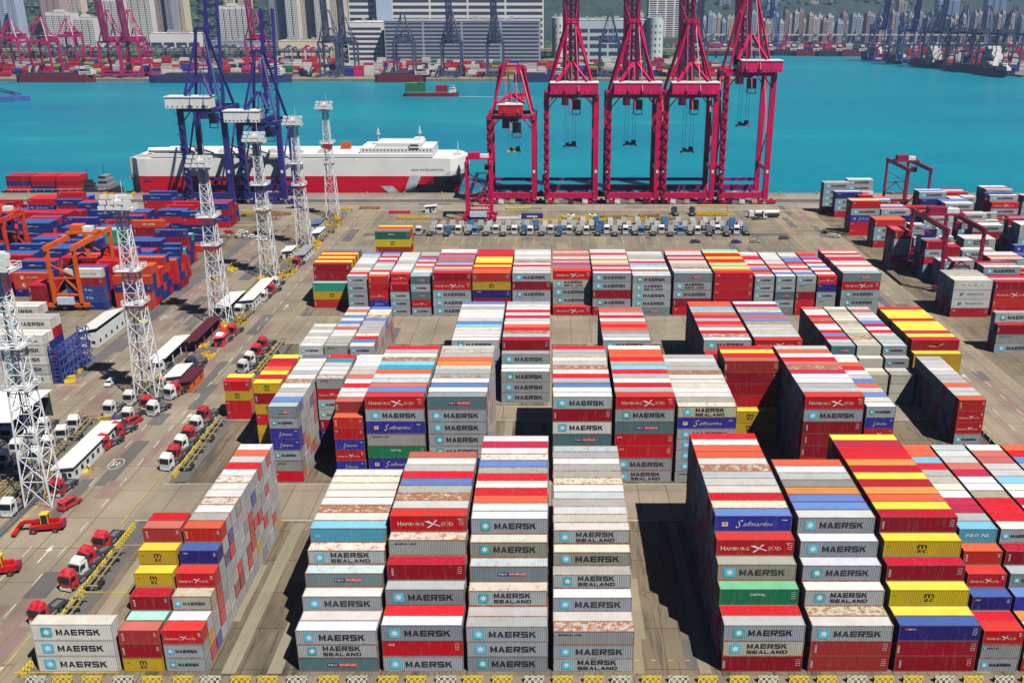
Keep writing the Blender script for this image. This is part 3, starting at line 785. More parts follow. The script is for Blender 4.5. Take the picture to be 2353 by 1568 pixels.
# gantry runways: paler concrete strips beside each block
run = []
for y0, y1 in ((119, 163), (180, 211), (220, 264), (291, 324)):
    for x in (-70.9, -46.0+0*0, 13.0, 98.5): pass
sheet('crane_runway', G_TAN, [(-100+17.2, -100+18.8, 60, 452), (-1.0, .0, 179, 324), (12.6, 14.2, 119, 163), (22.6, 24.4, 119, 163), (-50.4, -48.2, 119, 163), (-43.4, -41.2, 119, 163), (-11.2, -9.4, 180, 211), (-50, -48.4, 225, 263), (-76, -73.6, 119, 163), (-71, -69, 119, 290), (105, 106.5, 60, 452)], .024)
wl, yl = [], []
for y in np.arange(70, 450, 9.): 
    for x in (-97.5, -91.0): wl.append((x, x + .16, y, y + 3.6))
    for x in (-124.5, -118): wl.append((x, x + .16, y, y + 3.2))
    for x in (110, 116): wl.append((x, x + .16, y, y + 3.6))
for x in (-104.2, -84.2, -107.9, 103.4, 123.4): yl.append((x, x + .16, -50, 452))
for y in (163.9, 178.8, 211.2, 219.2, 265.3, 290.2): wl.append((-82, 102, y, y + .14))
for y in (405.5, 412, 426, 440, 451.8, 462.2, 469.2, 479.5): (wl if y in (451.8, 469.2, 479.5) else yl).append((-600, 600, y, y + .3))
for x in np.arange(-60, 100, 7.5): yl.append((x, x + .18, 331, 350)); yl.append((x, x + .18, 385, 397))
for x in np.arange(-55, 100, 3.9): yl.append((x, x + .15, 352, 366))
for y in (119.2, 126, 140, 155): yl.append((-82, -66, y, y + .15))
for x in np.arange(12.9, 25, 2.6): yl.append((x, x + .7, 122, 122.15)); yl.append((x, x + .7, 140, 140.15))
wl.append((-160, -125, 233.1, 233.3))
sheet('road_marking', LW, wl, .03); sheet('road_marking', LY, yl, .036)
# arrows, circles with a number
b = MB()
def ring(x, y, rx, ry, w=.12):
    n = 24; vs = [((x + (rx - k*w) * math.cos(2*math.pi*i/n)), y + (ry - k*w*2) * math.sin(2*math.pi*i/n), .04) for k in (0, 1) for i in range(n)]
    b.add(vs, [(i, (i+1) % n, n + (i+1) % n, n + i) for i in range(n)])
for x, y in ((-96, 188), (114, 200), (-124, 290), (114, 330)):
    ring(x, y, 1.6, 2.6)
    vs, fs = textgeo('50', .01); b.add([(x - .9 + a*1.8, y - 1.1 + c*2.2, .04) for a, c in vs], fs)
for x, y in ((-93.6, 152), (-94, 128), (-89, 212), (-120, 262), (112, 238), (119, 188), (112, 168), (-88, 300)):
    b.add([(x-.12,y-3,.04),(x+.12,y-3,.04),(x+.12,y+1,.04),(x-.12,y+1,.04)], [(0,1,2,3)]); b.add([(x-.6,y+1,.04),(x+.6,y+1,.04),(x,y+3.2,.04)], [(0,1,2)])
b.build('road_marking', LW)['kind'] = 'structure'
b = MB()
for k in range(9): b.add([(-90+k*.5-.0,116+0*k,.04),(-89.7+k*.5,116,.04),(-88.2+k*.5,120.5,.04),(-88.5+k*.5,120.5,.04)], [(0,1,2,3)])
b.build('road_marking', LW)['kind'] = 'structure'
# near perimeter road and rails
sheet('drain', paint('drain_dark', (.05,.05,.05), .8), [(-105.4, -105.1, 60, 450), (-300, 300, 112.2, 112.5), (-1000, 800, 466.9, 467.1), (-1000, 800, 489.9, 490.1), (-600, 600, 404.3, 404.6)], .044)
sheet('median_strip', G_PATCH, [(-106.8, -97.2, 215, 448), (-112, -105, 172, 214.9), (-130.9, -126.5, 236, 448), (-82.7, -77.5, 122, 163), (-82.7, -77.5, 180, 262)], .0145)
# kerb of the quay with fenders
b = MB(); b.box(-1200, 900, QY - .29, QY + .25, -9.2, .28); b.build('quay_wall', paint('quay_concrete', (.30,.27,.22), .8))['kind'] = 'structure'
# ---------------------------------------------------------------- water
m, t, bb = newmat('sea_water')
pos = nd(t, 'ShaderNodeNewGeometry').outputs['Position']
f = ramp(t, .35, .68, noise(t, .006, 5, .6, pos, (.5, 1.3, 1))).outputs[0]
f2 = ramp(t, .3, .8, noise(t, .06, 5, .65, pos, (.5, 1, 1))); f2.inputs[4].default_value = .5
c = mix(t, f, (.0, .185, .30), (.0, .31, .345)); c = mix(t, f2.outputs[0], c, (.0, .20, .31))
f3 = ramp(t, .42, .62, noise(t, .28, 4, .7, pos, (.55, 1, 1))); f3.inputs[4].default_value = .6; c = mix(t, f3.outputs[0], c, (.0, .17, .25))
f4 = ramp(t, .6, .75, noise(t, .012, 5, .6, pos, (.35, 1.6, 1))); f4.inputs[4].default_value = .45; c = mix(t, f4.outputs[0], c, (.03, .42, .44))
t.links.new(c, bb.inputs['Base Color']); bb.inputs['Roughness'].default_value = .28; bb.inputs['IOR'].default_value = 1.33
bb.inputs['Specular IOR Level'].default_value = .14
b1 = nd(t, 'ShaderNodeBump'); b1.inputs['Strength'].default_value = .55; b1.inputs['Distance'].default_value = 1.
mx = nd(t, 'ShaderNodeMath', operation='ADD'); t.links.new(noise(t, .22, 5, .65, pos, (.7, 1.2, 1)), mx.inputs[0]); t.links.new(noise(t, 1.1, 3, .6, pos), mx.inputs[1])
t.links.new(mx.outputs[0], b1.inputs['Height']); t.links.new(b1.outputs[0], bb.inputs['Normal'])
b = MB(); b.add([(-9000, QY, -3), (9000, QY, -3), (9000, 9000, -3), (-9000, 9000, -3)], [(0,1,2,3)]); b.build('water', m)['kind'] = 'structure'
# ---------------------------------------------------------------- high light masts
def make_mast(x, y, label, top=53.5, face=0):
    t = thing('light_mast', label, 'light mast', (x, y, 0), 0, 'white lattice light masts along the road median')
    b = MB(); bw, tw, zt = 2.7, 1.0, top - 5
    def hw(z): return bw + (tw - bw) * min(1, z / zt)
    zs = [0]; 
    while zs[-1] < zt - 2: zs.append(min(zt, zs[-1] + 1.05 * 2 * hw(zs[-1])))
    zs[-1] = zt
    cs = ((-1,-1),(1,-1),(1,1),(-1,1))
    for a, c in zip(zs, zs[1:]):
        for i in range(4):
            (p, q), (r, s_) = cs[i], cs[(i+1) % 4]; A_, C_ = hw(a), hw(c)
            b.beam((p*A_,q*A_,a), (p*C_,q*C_,c), .26); b.beam((p*C_,q*C_,c), (r*C_,s_*C_,c), .13)
            b.beam((p*A_,q*A_,a), (r*C_,s_*C_,c), .12); b.beam((r*A_,s_*A_,a), (p*C_,q*C_,c), .12)
    b.build('lattice_tower', GALV, t)
    l = MB()
    for z in np.arange(1, zt, .8): l.box(-.3, .3, -.02, .02, z, z + .06)
    l.beam((-.3, 0, 0), (-.3, 0, zt), .08); l.beam((.3, 0, 0), (.3, 0, zt), .08); l.build('ladder', GALV, t)
    for z, s_ in ((zt * .52, 1.2), (zt * .70, 2.3)):
        p = MB(); w = hw(z) + s_ * .6; p.box(-w, w, -w, w, z, z + .15)
        for i in range(4):
            (a, c), (e, f) = cs[i], cs[(i+1) % 4]
            for h in (.6, 1.15): p.beam((a*w, c*w, z + h), (e*w, f*w, z + h), .09)
            p.beam((a*w, c*w, z), (a*w, c*w, z + 1.2), .1)
        pl = p.build('platform', GALV, t)
        for k in range(4):
            q = MB(); a = k * 1.57 + .5; cx, cy = math.cos(a) * w, math.sin(a) * w
            q.box(cx - .4, cx + .4, cy - .3, cy + .3, z + .5, z + 1.2); q.build('floodlight', WHITE, pl)
    h = MB(); w = 2.9; z = zt
    h.box(-w, w, -w, w, z, z + .3); h.prism([(-w, z + .3), (w, z + .3), (w * .55, z + 3.6), (-w * .35, z + 3.6)], 'x', -1.2, 1.2)
    for i in range(4):
        (a, c), (e, f) = cs[i], cs[(i+1) % 4]
        for hh in (.7, 1.3): h.beam((a*w, c*w, z + hh), (e*w, f*w, z + hh), .12)
        h.beam((a*w, c*w, z), (a*w, c*w, z + 1.4), .14)
    h.build('head_platform', WHITE, t)
    for row in range(3):
        for k in range(4):
            q = MB(); zz = z + .8 + row * 1.25; xx = -3.2 + k * 2.0 + row * .35
            q.box(xx - .75, xx + .75, -3.5 + row*.25, -2.9 + row*.25, zz, zz + .95); q.box(xx - .07, xx + .07, -2.9 + row*.25, -1.2, zz + .3, zz + .45)
            q.build('floodlight', WHITE, t)
    a = MB(); a.beam((.6, .5, z), (.6, .5, z + 7.2), .1); a.build('antenna', GALV, t)
    return t
MAST = [(-103.5, 171.7), (-103.3, 225.5), (-104.3, 285), (-103.5, 337), (-101.8, 382.5), (-102, 438)]
ML = ['white lattice light mast nearest the camera, beside the white tractors and the red reach stacker',
      'white lattice light mast with red tractor at its foot, in front of the orange crane',
      'white lattice light mast beside the long dark red roofed shed', 'white lattice light mast behind the two white roofed bus-like sheds',
      'white lattice light mast second farthest from the camera, in front of the ship', 'white lattice light mast farthest from the camera, closest to the quay']
for (x, y), l in zip(MAST, ML): make_mast(x, y, l)
# ---------------------------------------------------------------- quayside gantry cranes
def cpaint(name, col): return paint(name, col, .4, var=.18, scale=.15)
C_RED = cpaint('crane_red', (.60, .001, .075)); C_MAR_SHADE = cpaint('crane_maroon_shaded', (.10, .003, .04)); C_NAVY = cpaint('crane_navy', (.03, .028, .19))  # boom maroon: dark paint with shade put into the colour
C_BLUE = cpaint('crane_blue', (.06, .13, .42)); C_ORG = cpaint('crane_orange', (.75, .12, .01)); C_PINK = cpaint('crane_pink', (.70, .008, .12))
C_DRED = cpaint('crane_dark_red', (.30, .008, .05)); C_MAG = cpaint('crane_magenta', (.50, .008, .14)); C_SLATE = cpaint('crane_slate', (.07, .09, .16))
C_RED_SHADE = cpaint('crane_red_shaded', (.24, .005, .14)); YO_ = paint('dull_cream', (.5, .42, .25), .7)  # purple: crane red with shade painted in, for the sea-side sill beams
def lattice(b, p, q, w, d, n, t=.3):
    """open box girder from p to q, w across X, d in the plane normal"""
    p, q = Vector(p), Vector(q); ax = (q - p).normalized(); sx = Vector((1, 0, 0)); up = sx.cross(ax).normalized()
    cor = [sx * (i * w / 2) + up * (j * d / 2) for i, j in ((-1,-1),(1,-1),(1,1),(-1,1))]
    for c in cor: b.beam(p + c, q + c, t)
    for k in range(n):
        a, e = p.lerp(q, k / n), p.lerp(q, (k + 1) / n)
        for i in range(4):
            c, f = cor[i], cor[(i + 1) % 4]; b.beam(a + c, a + f, t * .6); b.beam(a + (c if k % 2 else f), e + (f if k % 2 else c), t * .55)
def bogies(t, x, y, mat, sy=1):
    for k in (-1, 1):
        q = MB(); q.box(x + k*3.2 - 2.4, x + k*3.2 + 2.4, y - .6, y + .6, .75, 2.0); q.box(x + k*3.2 - .6, x + k*3.2 + .6, y - .4, y + .4, 2.0, 2.9)
        bo = q.build('bogie', mat, t)
        for j in (-1.7, -.6, .6, 1.7):
            w = MB(); w.tube((x + k*3.2 + j, y - .35, .45), (x + k*3.2 + j, y + .35, .45), .44, 10); w.build('wheel', DARK, bo)
def sts(label, X0, X1, zt, mats, Yl=466., Ys=487., apex=86., house=None, boom='up', group='quayside gantry cranes', boomlen=66, trol=478., hoff=0, topw=2.2, bgw=2.3, name='quay_crane', simple=False, hinge=None, hw=None):
    leg, dk, hs, roof = mats; dk2 = C_RED_SHADE if leg is C_RED else dk; cx = (X0 + X1) / 2; w = 2.1 if simple else 2.5
    t = thing(name, label, 'gantry crane', (cx, Yl, 0), 0, group)
    P = lambda x, y, z: (x - cx, y - Yl, z)
    for y in (Yl, Ys):
        for x in (X0, X1):
            b = MB(); b.beam(P(x, y, 2.6), P(x, y, zt), w, w * .95); b.build('leg', leg, t)
            if not simple: bogies(t, x - cx, y - Yl, leg)
        b = MB(); b.beam(P(X0 + w/2, y, 4.4), P(X1 - w/2, y, 4.4), 1.7, 2.7)
        if y == Ys: b.beam(P(X0 + w/2, y, 8.6), P(X1 - w/2, y, 8.6), 1.0, 1.5)
        b.build('sill_beam', leg if y == Yl else dk2, t)
        if not simple:
            for k_ in range(3):
                q = MB(); xx = X0 - cx + 5 + k_ * (X1 - X0 - 10) / 2; q.box(xx - 1.3, xx + 1.3, y - Yl - .7, y - Yl + .7, .3, 2.6); q.box(xx - .6, xx + .6, y - Yl - .9, y - Yl - .71, .5, 1.6); q.build('drive_unit', (WHITE, YO_, dk)[(k_ + int(X0)) % 3], t)
    for x in (X0, X1):
        b = MB(); b.beam(P(x, Yl + w/2, 17), P(x, Ys - w/2, 17), 1.3, 1.8); b.build('portal_beam', leg, t)
        b = MB(); b.beam(P(x, Yl + 1, 18), P(x, Ys - 1, zt - 3), .7); b.beam(P(x, Yl + 1, zt * .62), P(x, Ys - 1, 18), .5); b.build('brace', leg, t)
        b = MB(); b.beam(P(x, Yl - 2, zt - 1.0), P(x, Ys + 2, zt - 1.0), 1.6, 2.0); b.build('side_girder', leg, t)
    for y in (Yl, Ys):
        b = MB(); b.beam(P(X0 + w/2, y, zt - .9), P(X1 - w/2, y, zt - .9), 1.4, 1.8)
        for s_, x in ((1, X0), (-1, X1)): b.beam(P(x + s_*1, y, zt - 6.5), P(x + s_*5, y, zt - 1.8), .5)
        b.build('cross_girder', leg, t)
    # stair tower and cable reel on the left legs
    if not simple:
        b = MB(); z = 3; k = 0
        while z < zt - 4:
            b.beam(P(X0 + 1.5, Yl - 1.8, z), P(X0 - 1.2, Yl - 1.8, z + 2.4), .5, .15); b.beam(P(X0 - 1.2, Yl - 1.9, z + 2.4), P(X0 + 1.5, Yl - 1.9, z + 4.8), .5, .15)
            b.box(X0 - cx - 1.9, X0 - cx - .9, -2.4, -1.2, z + 2.3, z + 2.45); b.beam(P(X0 - 1.9, Yl - 2.3, z + 2.4), P(X0 - 1.9, Yl - 2.3, z + 3.5), .08)
            z += 4.8
        b.build('stair', dk, t)
        b = MB(); b.tube(P(X0 - 2.1, Yl + 2, 12), P(X0 - 1.3, Yl + 2, 12), 2.1, 16); b.build('cable_reel', DARK, t)
        for x in (X0, X1):
            b = MB(); b.box(x - cx - .55, x - cx + .55, -w/2 - .12, -w/2 - .004, 15.5, 17); b.build('number_plate', WHITE, t)
    # main girders
    gy0 = Yl - 6; gy1 = (hinge or Ys + 3)
    for s_ in (-1, 1):
        b = MB(); b.beam(P(cx + s_*3.3, gy0, zt + .9), P(cx + s_*3.3, gy1, zt + .9), 1.0, 1.9); b.build('main_girder', dk, t)
    # machinery house
    hx0, hx1 = house or (X0 + 2, X1 + .5)
    b = MB(); b.box(hx0 - cx, hx1 - cx, -4.5 + hoff, 4.0 + hoff, zt + .2, zt + 5.2)
    m = b.build('machinery_house', hs, t)
    r = MB(); r.prism([(-4.9 + hoff, zt + 5.2), (4.4 + hoff, zt + 5.2), (3.2 + hoff, zt + 5.9), (-3.8 + hoff, zt + 5.9)], 'x', hx0 - cx - .3, hx1 - cx + .3) if False else r.box(hx0 - cx - .3, hx1 - cx + .3, -4.8 + hoff, 4.3 + hoff, zt + 5.2, zt + 5.65)
    r.build('roof', roof, m)
    if not simple:
        r = MB()
        for k in range(9):
            x = hx0 - cx + (hx1 - hx0) * (k + .5) / 9; r.box(x - .35, x + .35, -4.62 + hoff, -4.51 + hoff, zt + .9, zt + 1.3)
        r.build('vent', DARK, m)
    # tower frame and stays
    ya = Yl + (Ys - Yl) * .55
    for x, s_ in ((X0 + 1, -1), (X1 - 1, 1)):
        b = MB(); b.beam(P(x, Ys - 1, zt + .3), P(cx + s_*topw, ya, apex), 1.15); b.build('tower_leg', leg, t)
        b = MB(); b.beam(P(x, Yl + 1, zt + .3), P(cx + s_*topw*.8, ya - 1, apex - 2), .8); b.build('back_leg', leg, t)
        b = MB(); b.beam(P(cx + s_ * (X1 - X0) * .30, Yl - 2 + hoff*0, zt + 5.8), P(cx + s_*.6, Yl + 5, zt + (apex - zt) * .42), 1.1); b.build('roof_strut', C_PINK if leg is C_RED else leg, t)
    b = MB(); b.beam(P(cx - topw - .6, ya, apex), P(cx + topw + .6, ya, apex), 1.3); b.box(-topw - 1.2, topw + 1.2, ya - Yl - 1.3, ya - Yl + 1.3, apex - 1.4, apex - 1.1); b.build('apex_beam', leg, t)
    b = MB(); b.beam(P(cx, Yl - 5, zt - 7), P(cx, Yl + 5, zt + (apex - zt) * .42), .45)
    for s_ in (-1, 1): b.beam(P(cx + s_*3.3, gy0, zt + 1.5), P(cx + s_*1.8, ya, apex), .3)
    b.build('backstay', leg, t)
    # boom
    b = MB()
    if boom == 'up':
        a = R(82); q0 = Vector(P(cx, gy1 + .5, zt + 1.2)); q1 = q0 + Vector((0, math.cos(a), math.sin(a))) * boomlen
        for s_ in (-1, 1): b.beam(q0 + Vector((s_*2.9, 0, 0)), q1 + Vector((s_*2.9, 0, 0)), bgw, 2.2)
        lattice(b, q0, q1, 5.4, 2.4, 22 if bgw > 2 else 13, .6 if bgw > 2 else .4)
        if bgw > 2: b.beam(q0, q1, 1.3, .5)
        for k_ in range(9): c_ = q0.lerp(q1, (k_ + .5) / 9); b.box(c_.x - 3.9, c_.x - 1.2, c_.y - 1.5, c_.y - .9, c_.z - 1.2, c_.z + 1.6)
        b.build('boom', dk, t)
        s2 = MB()
        for s_ in (-1, 1): s2.beam(P(cx + s_*2, ya, apex), q0.lerp(q1, .6) + Vector((s_*3.3, -1, 0)), .25)
        s2.build('forestay', leg, t)
    else:
        q0 = Vector(P(cx, gy1 + .5, zt + .9)); q1 = q0 + Vector((0, boomlen, 0))
        for s_ in (-1, 1): b.beam(q0 + Vector((s_*3.6, 0, 0)), q1 + Vector((s_*3.6, 0, 0)), 1.1, 1.8)
        for k in range(int(boomlen / 9)): b.beam(q0 + Vector((-3.6, k*9, 0)), q0 + Vector((3.6, k*9, 0)), .4)
        b.box(-4.6, 4.6, q1.y - 2, q1.y + 1, q1.z - .5, q1.z + 1.6)
        b.build('boom', hs, t)
        s2 = MB()
        for s_ in (-1, 1):
            s2.beam(P(cx + s_*2, ya, apex), q0.lerp(q1, .45) + Vector((s_*3.6, 0, 1)), .3); s2.beam(P(cx + s_*2, ya, apex), q0.lerp(q1, .92) + Vector((s_*3.6, 0, 1)), .3)
        s2.build('forestay', leg, t)
    # trolley and driver's cab
    if not simple:
        b = MB(); ty = trol - Yl; b.box(-4.2, 4.2, ty - 3, ty + 3, zt - .6, zt + 1.0); b.box(-4.6, -1.2, ty - 2.4, ty + 2, zt - 6.4, zt - .6); b.box(-1, 3.2, ty - 2, ty + 1, zt - 3.4, zt - .6)
        tr = b.build('trolley', dk, t)
        b = MB(); b.box(.4, 4.6, ty - 4.5, ty - 1.4, zt - 8.3, zt - 3.6); b.beam((.4, ty - 4.4, zt - 10.4), (4.7, ty - 4.4, zt - 10.4), .4)
        for x in (.6, 4.5): b.beam((x, ty - 4.4, zt - 10.4), (x, ty - 4.4, zt - 3.6), .3)
        b.beam((-.4, ty - 3, zt - 10.2), (4.6, ty - 3, zt - 3.6), .25)
        cb = b.build('cab', C_MAR_SHADE if leg is C_RED else dk, tr)
        g_ = MB(); g_.box(.7, 4.3, ty - 4.58, ty - 4.51, zt - 7.9, zt - 4.2); g_.build('window', M_GL, cb)
    return t
def spreader(x, y, ztop, z, label, col, rope_top):
    t = thing('spreader', label, 'crane spreader', (x, y, z), 0, 'spreaders hanging under the quayside cranes')
    b = MB(); b.box(-3.3, 3.3, -.9, .9, .0, .55); b.box(-3.3, -2.7, -1.2, 1.2, -.5, .1); b.box(2.7, 3.3, -1.2, 1.2, -.5, .1); b.build('frame', col, t)
    b = MB(); b.box(-2.2, -.6, -.7, .7, .56, 1.9); b.box(.7, 2.9, -.7, .7, .56, 2.5); b.box(-.6, .7, -.5, .5, .56, 1.2); b.build('headblock', DARK, t)
    b = MB(); 
    for xx in (-2.6, -1.1, 1.1, 2.6):
        b.beam((xx, 0, 1), (xx, 0, rope_top - z), .11)
    b.build('rope', DARK, t)
    b = MB()
    for xx in (-2.3, 1.3): b.box(xx, xx + 1.0, -.95, -.905, .1, .45)
    b.build('plate', WHITE, t)
REDM = (C_RED, C_MAR_SHADE, C_PINK, WHITE)
sts('red crane with lowered boom and red-white house, leftmost large red crane', -30, -8.6, 43.0, (C_RED, C_MAR_SHADE, cpaint('house_red', (.6,.01,.02)), WHITE), apex=65, topw=5.2, house=(-25.5, -13.8), boom='down', boomlen=60, hinge=490, trol=470)
sts('red crane with raised boom, first of the three equal ones from the left', -2.5, 21.5, 53.0, REDM)
sts('red crane with raised boom, middle of the three equal ones', 27.5, 51.5, 53.0, REDM)
sts('red crane with raised boom, third of the equal ones, standing against the tallest crane', 54.9, 78.6, 53.0, REDM)
sts('tallest red crane, rightmost on the quay, with its house higher than its neighbours', 83, 105.2, 63.0, REDM, apex=102, boomlen=60, house=(89, 108))
for x, z, tp, l, c in ((-18.7, 24, 41, 'small yellow-orange spreader hanging under the leftmost red crane', YEL), (9.2, 26.5, 50, 'brown-topped spreader hanging under the first tall red crane', C_RED),
        (38.8, 27.2, 50, 'red spreader hanging highest among the three equal red cranes', C_RED), (67.4, 23.8, 50, 'yellow-topped spreader hanging lowest, under the third tall red crane', C_ORG), (94.2, 36.6, 60, 'spreader hanging under the tallest red crane, above all others', C_RED)):
    spreader(x, 478, 0, z, l, c, tp)
NM = (C_NAVY, C_NAVY, WHITE, WHITE)
sts('dark blue crane with white machinery house, left of the two at the ship', -178, -157.5, 46.5, (C_NAVY, C_NAVY, WHITE, WHITE), apex=82, house=(-183, -162), boomlen=66, bgw=1.1)
sts('dark blue crane with yellowish white house, right of the two at the ship', -150, -131.6, 40.0, NM, apex=72, house=(-156, -139), boomlen=50, bgw=1.1)
b = MB(); b.box(-2.2, 2.2, 0, 2.5, 0, .4)
# ---------------------------------------------------------------- rubber-tyred yard cranes
def rtg(label, x0, x1, y0, y1, h, mat, dk, name='yard_crane', group='yard cranes straddling the container rows'):
    t = thing(name, label, 'yard crane', (x0, y0, 0), 0, group); w, d = x1 - x0, y1 - y0
    for y in (0, d):
        for x in (0, w): b = MB(); b.beam((x, y, 1.8), (x, y, h), 1.0, 1.1); b.build('leg', mat, t)
        b = MB(); b.beam((-2.4, y, 1.9), (w + 2.4, y, 1.9), 1.1, 1.2); b.beam((0, y, 5.4), (w, y, 5.4), .6); b.build('sill_beam', mat, t)
        b = MB(); b.beam((0, y, 5.6), (w * .5, y, 11), .4); b.beam((w, y, 5.6), (w * .5, y, 11), .4); b.beam((0, y, 11), (w, y, 11), .4); b.beam((0, y, h - 6), (w, y, 11), .35); b.build('brace', mat, t)
        for x in (-1.4, .9, w - .9, w + 1.4):
            q = MB(); q.tube((x, y - .45, .75), (x, y + .45, .75), .75, 14); q.build('wheel', RUBBER, t)
    for x in (0, w): b = MB(); b.beam((x, -1.2, h - .6), (x, d + 1.2, h - .6), .95, 1.7); b.build('top_girder', mat, t)
    b = MB(); b.box(-.6, w + .6, d * .55, d * .55 + 5, h + .35, h + 1.1); b.box(.6, w * .55, d * .58, d * .58 + 3.6, h + 1.1, h + 3.2)
    for x in (.2, w - .2): b.beam((x, d*.55, h + 1.2), (x, d*.55 + 5, h + 2.4), .2)
    tr = b.build('trolley', mat, t)
    b = MB(); b.box(w * .5, w - 1, d * .6, d * .6 + 2.5, h + 1.1, h + 2.6); b.build('drive_house', WHITE, tr)
    b = MB(); b.box(w - 3, w - .9, d * .5, d * .5 + 2.2, h - 4.2, h - 1.7); c = b.build('cab', dk, tr)
    b = MB(); b.box(w - 2.8, w - 1.1, d * .5 - .06, d * .5 - .01, h - 3.9, h - 2.2); b.build('window', M_GL, c)
    b = MB(); b.box(1.2, w - 2.0, -1.6, -.7, 2.5, 4.9); b.build('power_unit', paint('pale_blue_steel', (.55,.65,.78), .4), t)
    b = MB()
    for z in np.arange(2.5, h - 2, .7): b.beam((-.75, -.5, z), (-.75, .5, z), .08)
    b.beam((-.75, -.5, 2), (-.75, -.5, h), .09); b.beam((-.75, .5, 2), (-.75, .5, h), .09); b.build('ladder', mat, t)
    return t
rtg('orange yard crane with white trolley house among red and blue stacks', -162, -153.4, 296.8, 323.2, 21.6, C_ORG, C_ORG)
rtg('orange-red yard crane cut by the left edge of the picture', -211, -202, 344, 358, 20, cpaint('crane_orange_red', (.7,.05,.02)), C_ORG)
rtg('dark red yard crane nearest the right road, above the pink stack', 134.8, 147.5, 317.5, 350, 22.5, C_DRED, C_DRED)
rtg('dark red yard crane farthest right, standing against the water', 163.8, 174, 437, 466, 22.5, C_DRED, C_DRED)
rtg('narrow tall pinkish red yard crane parked behind the tractor rows', -38.3, -27.5, 427, 436, 27.0, C_RED, C_DRED)
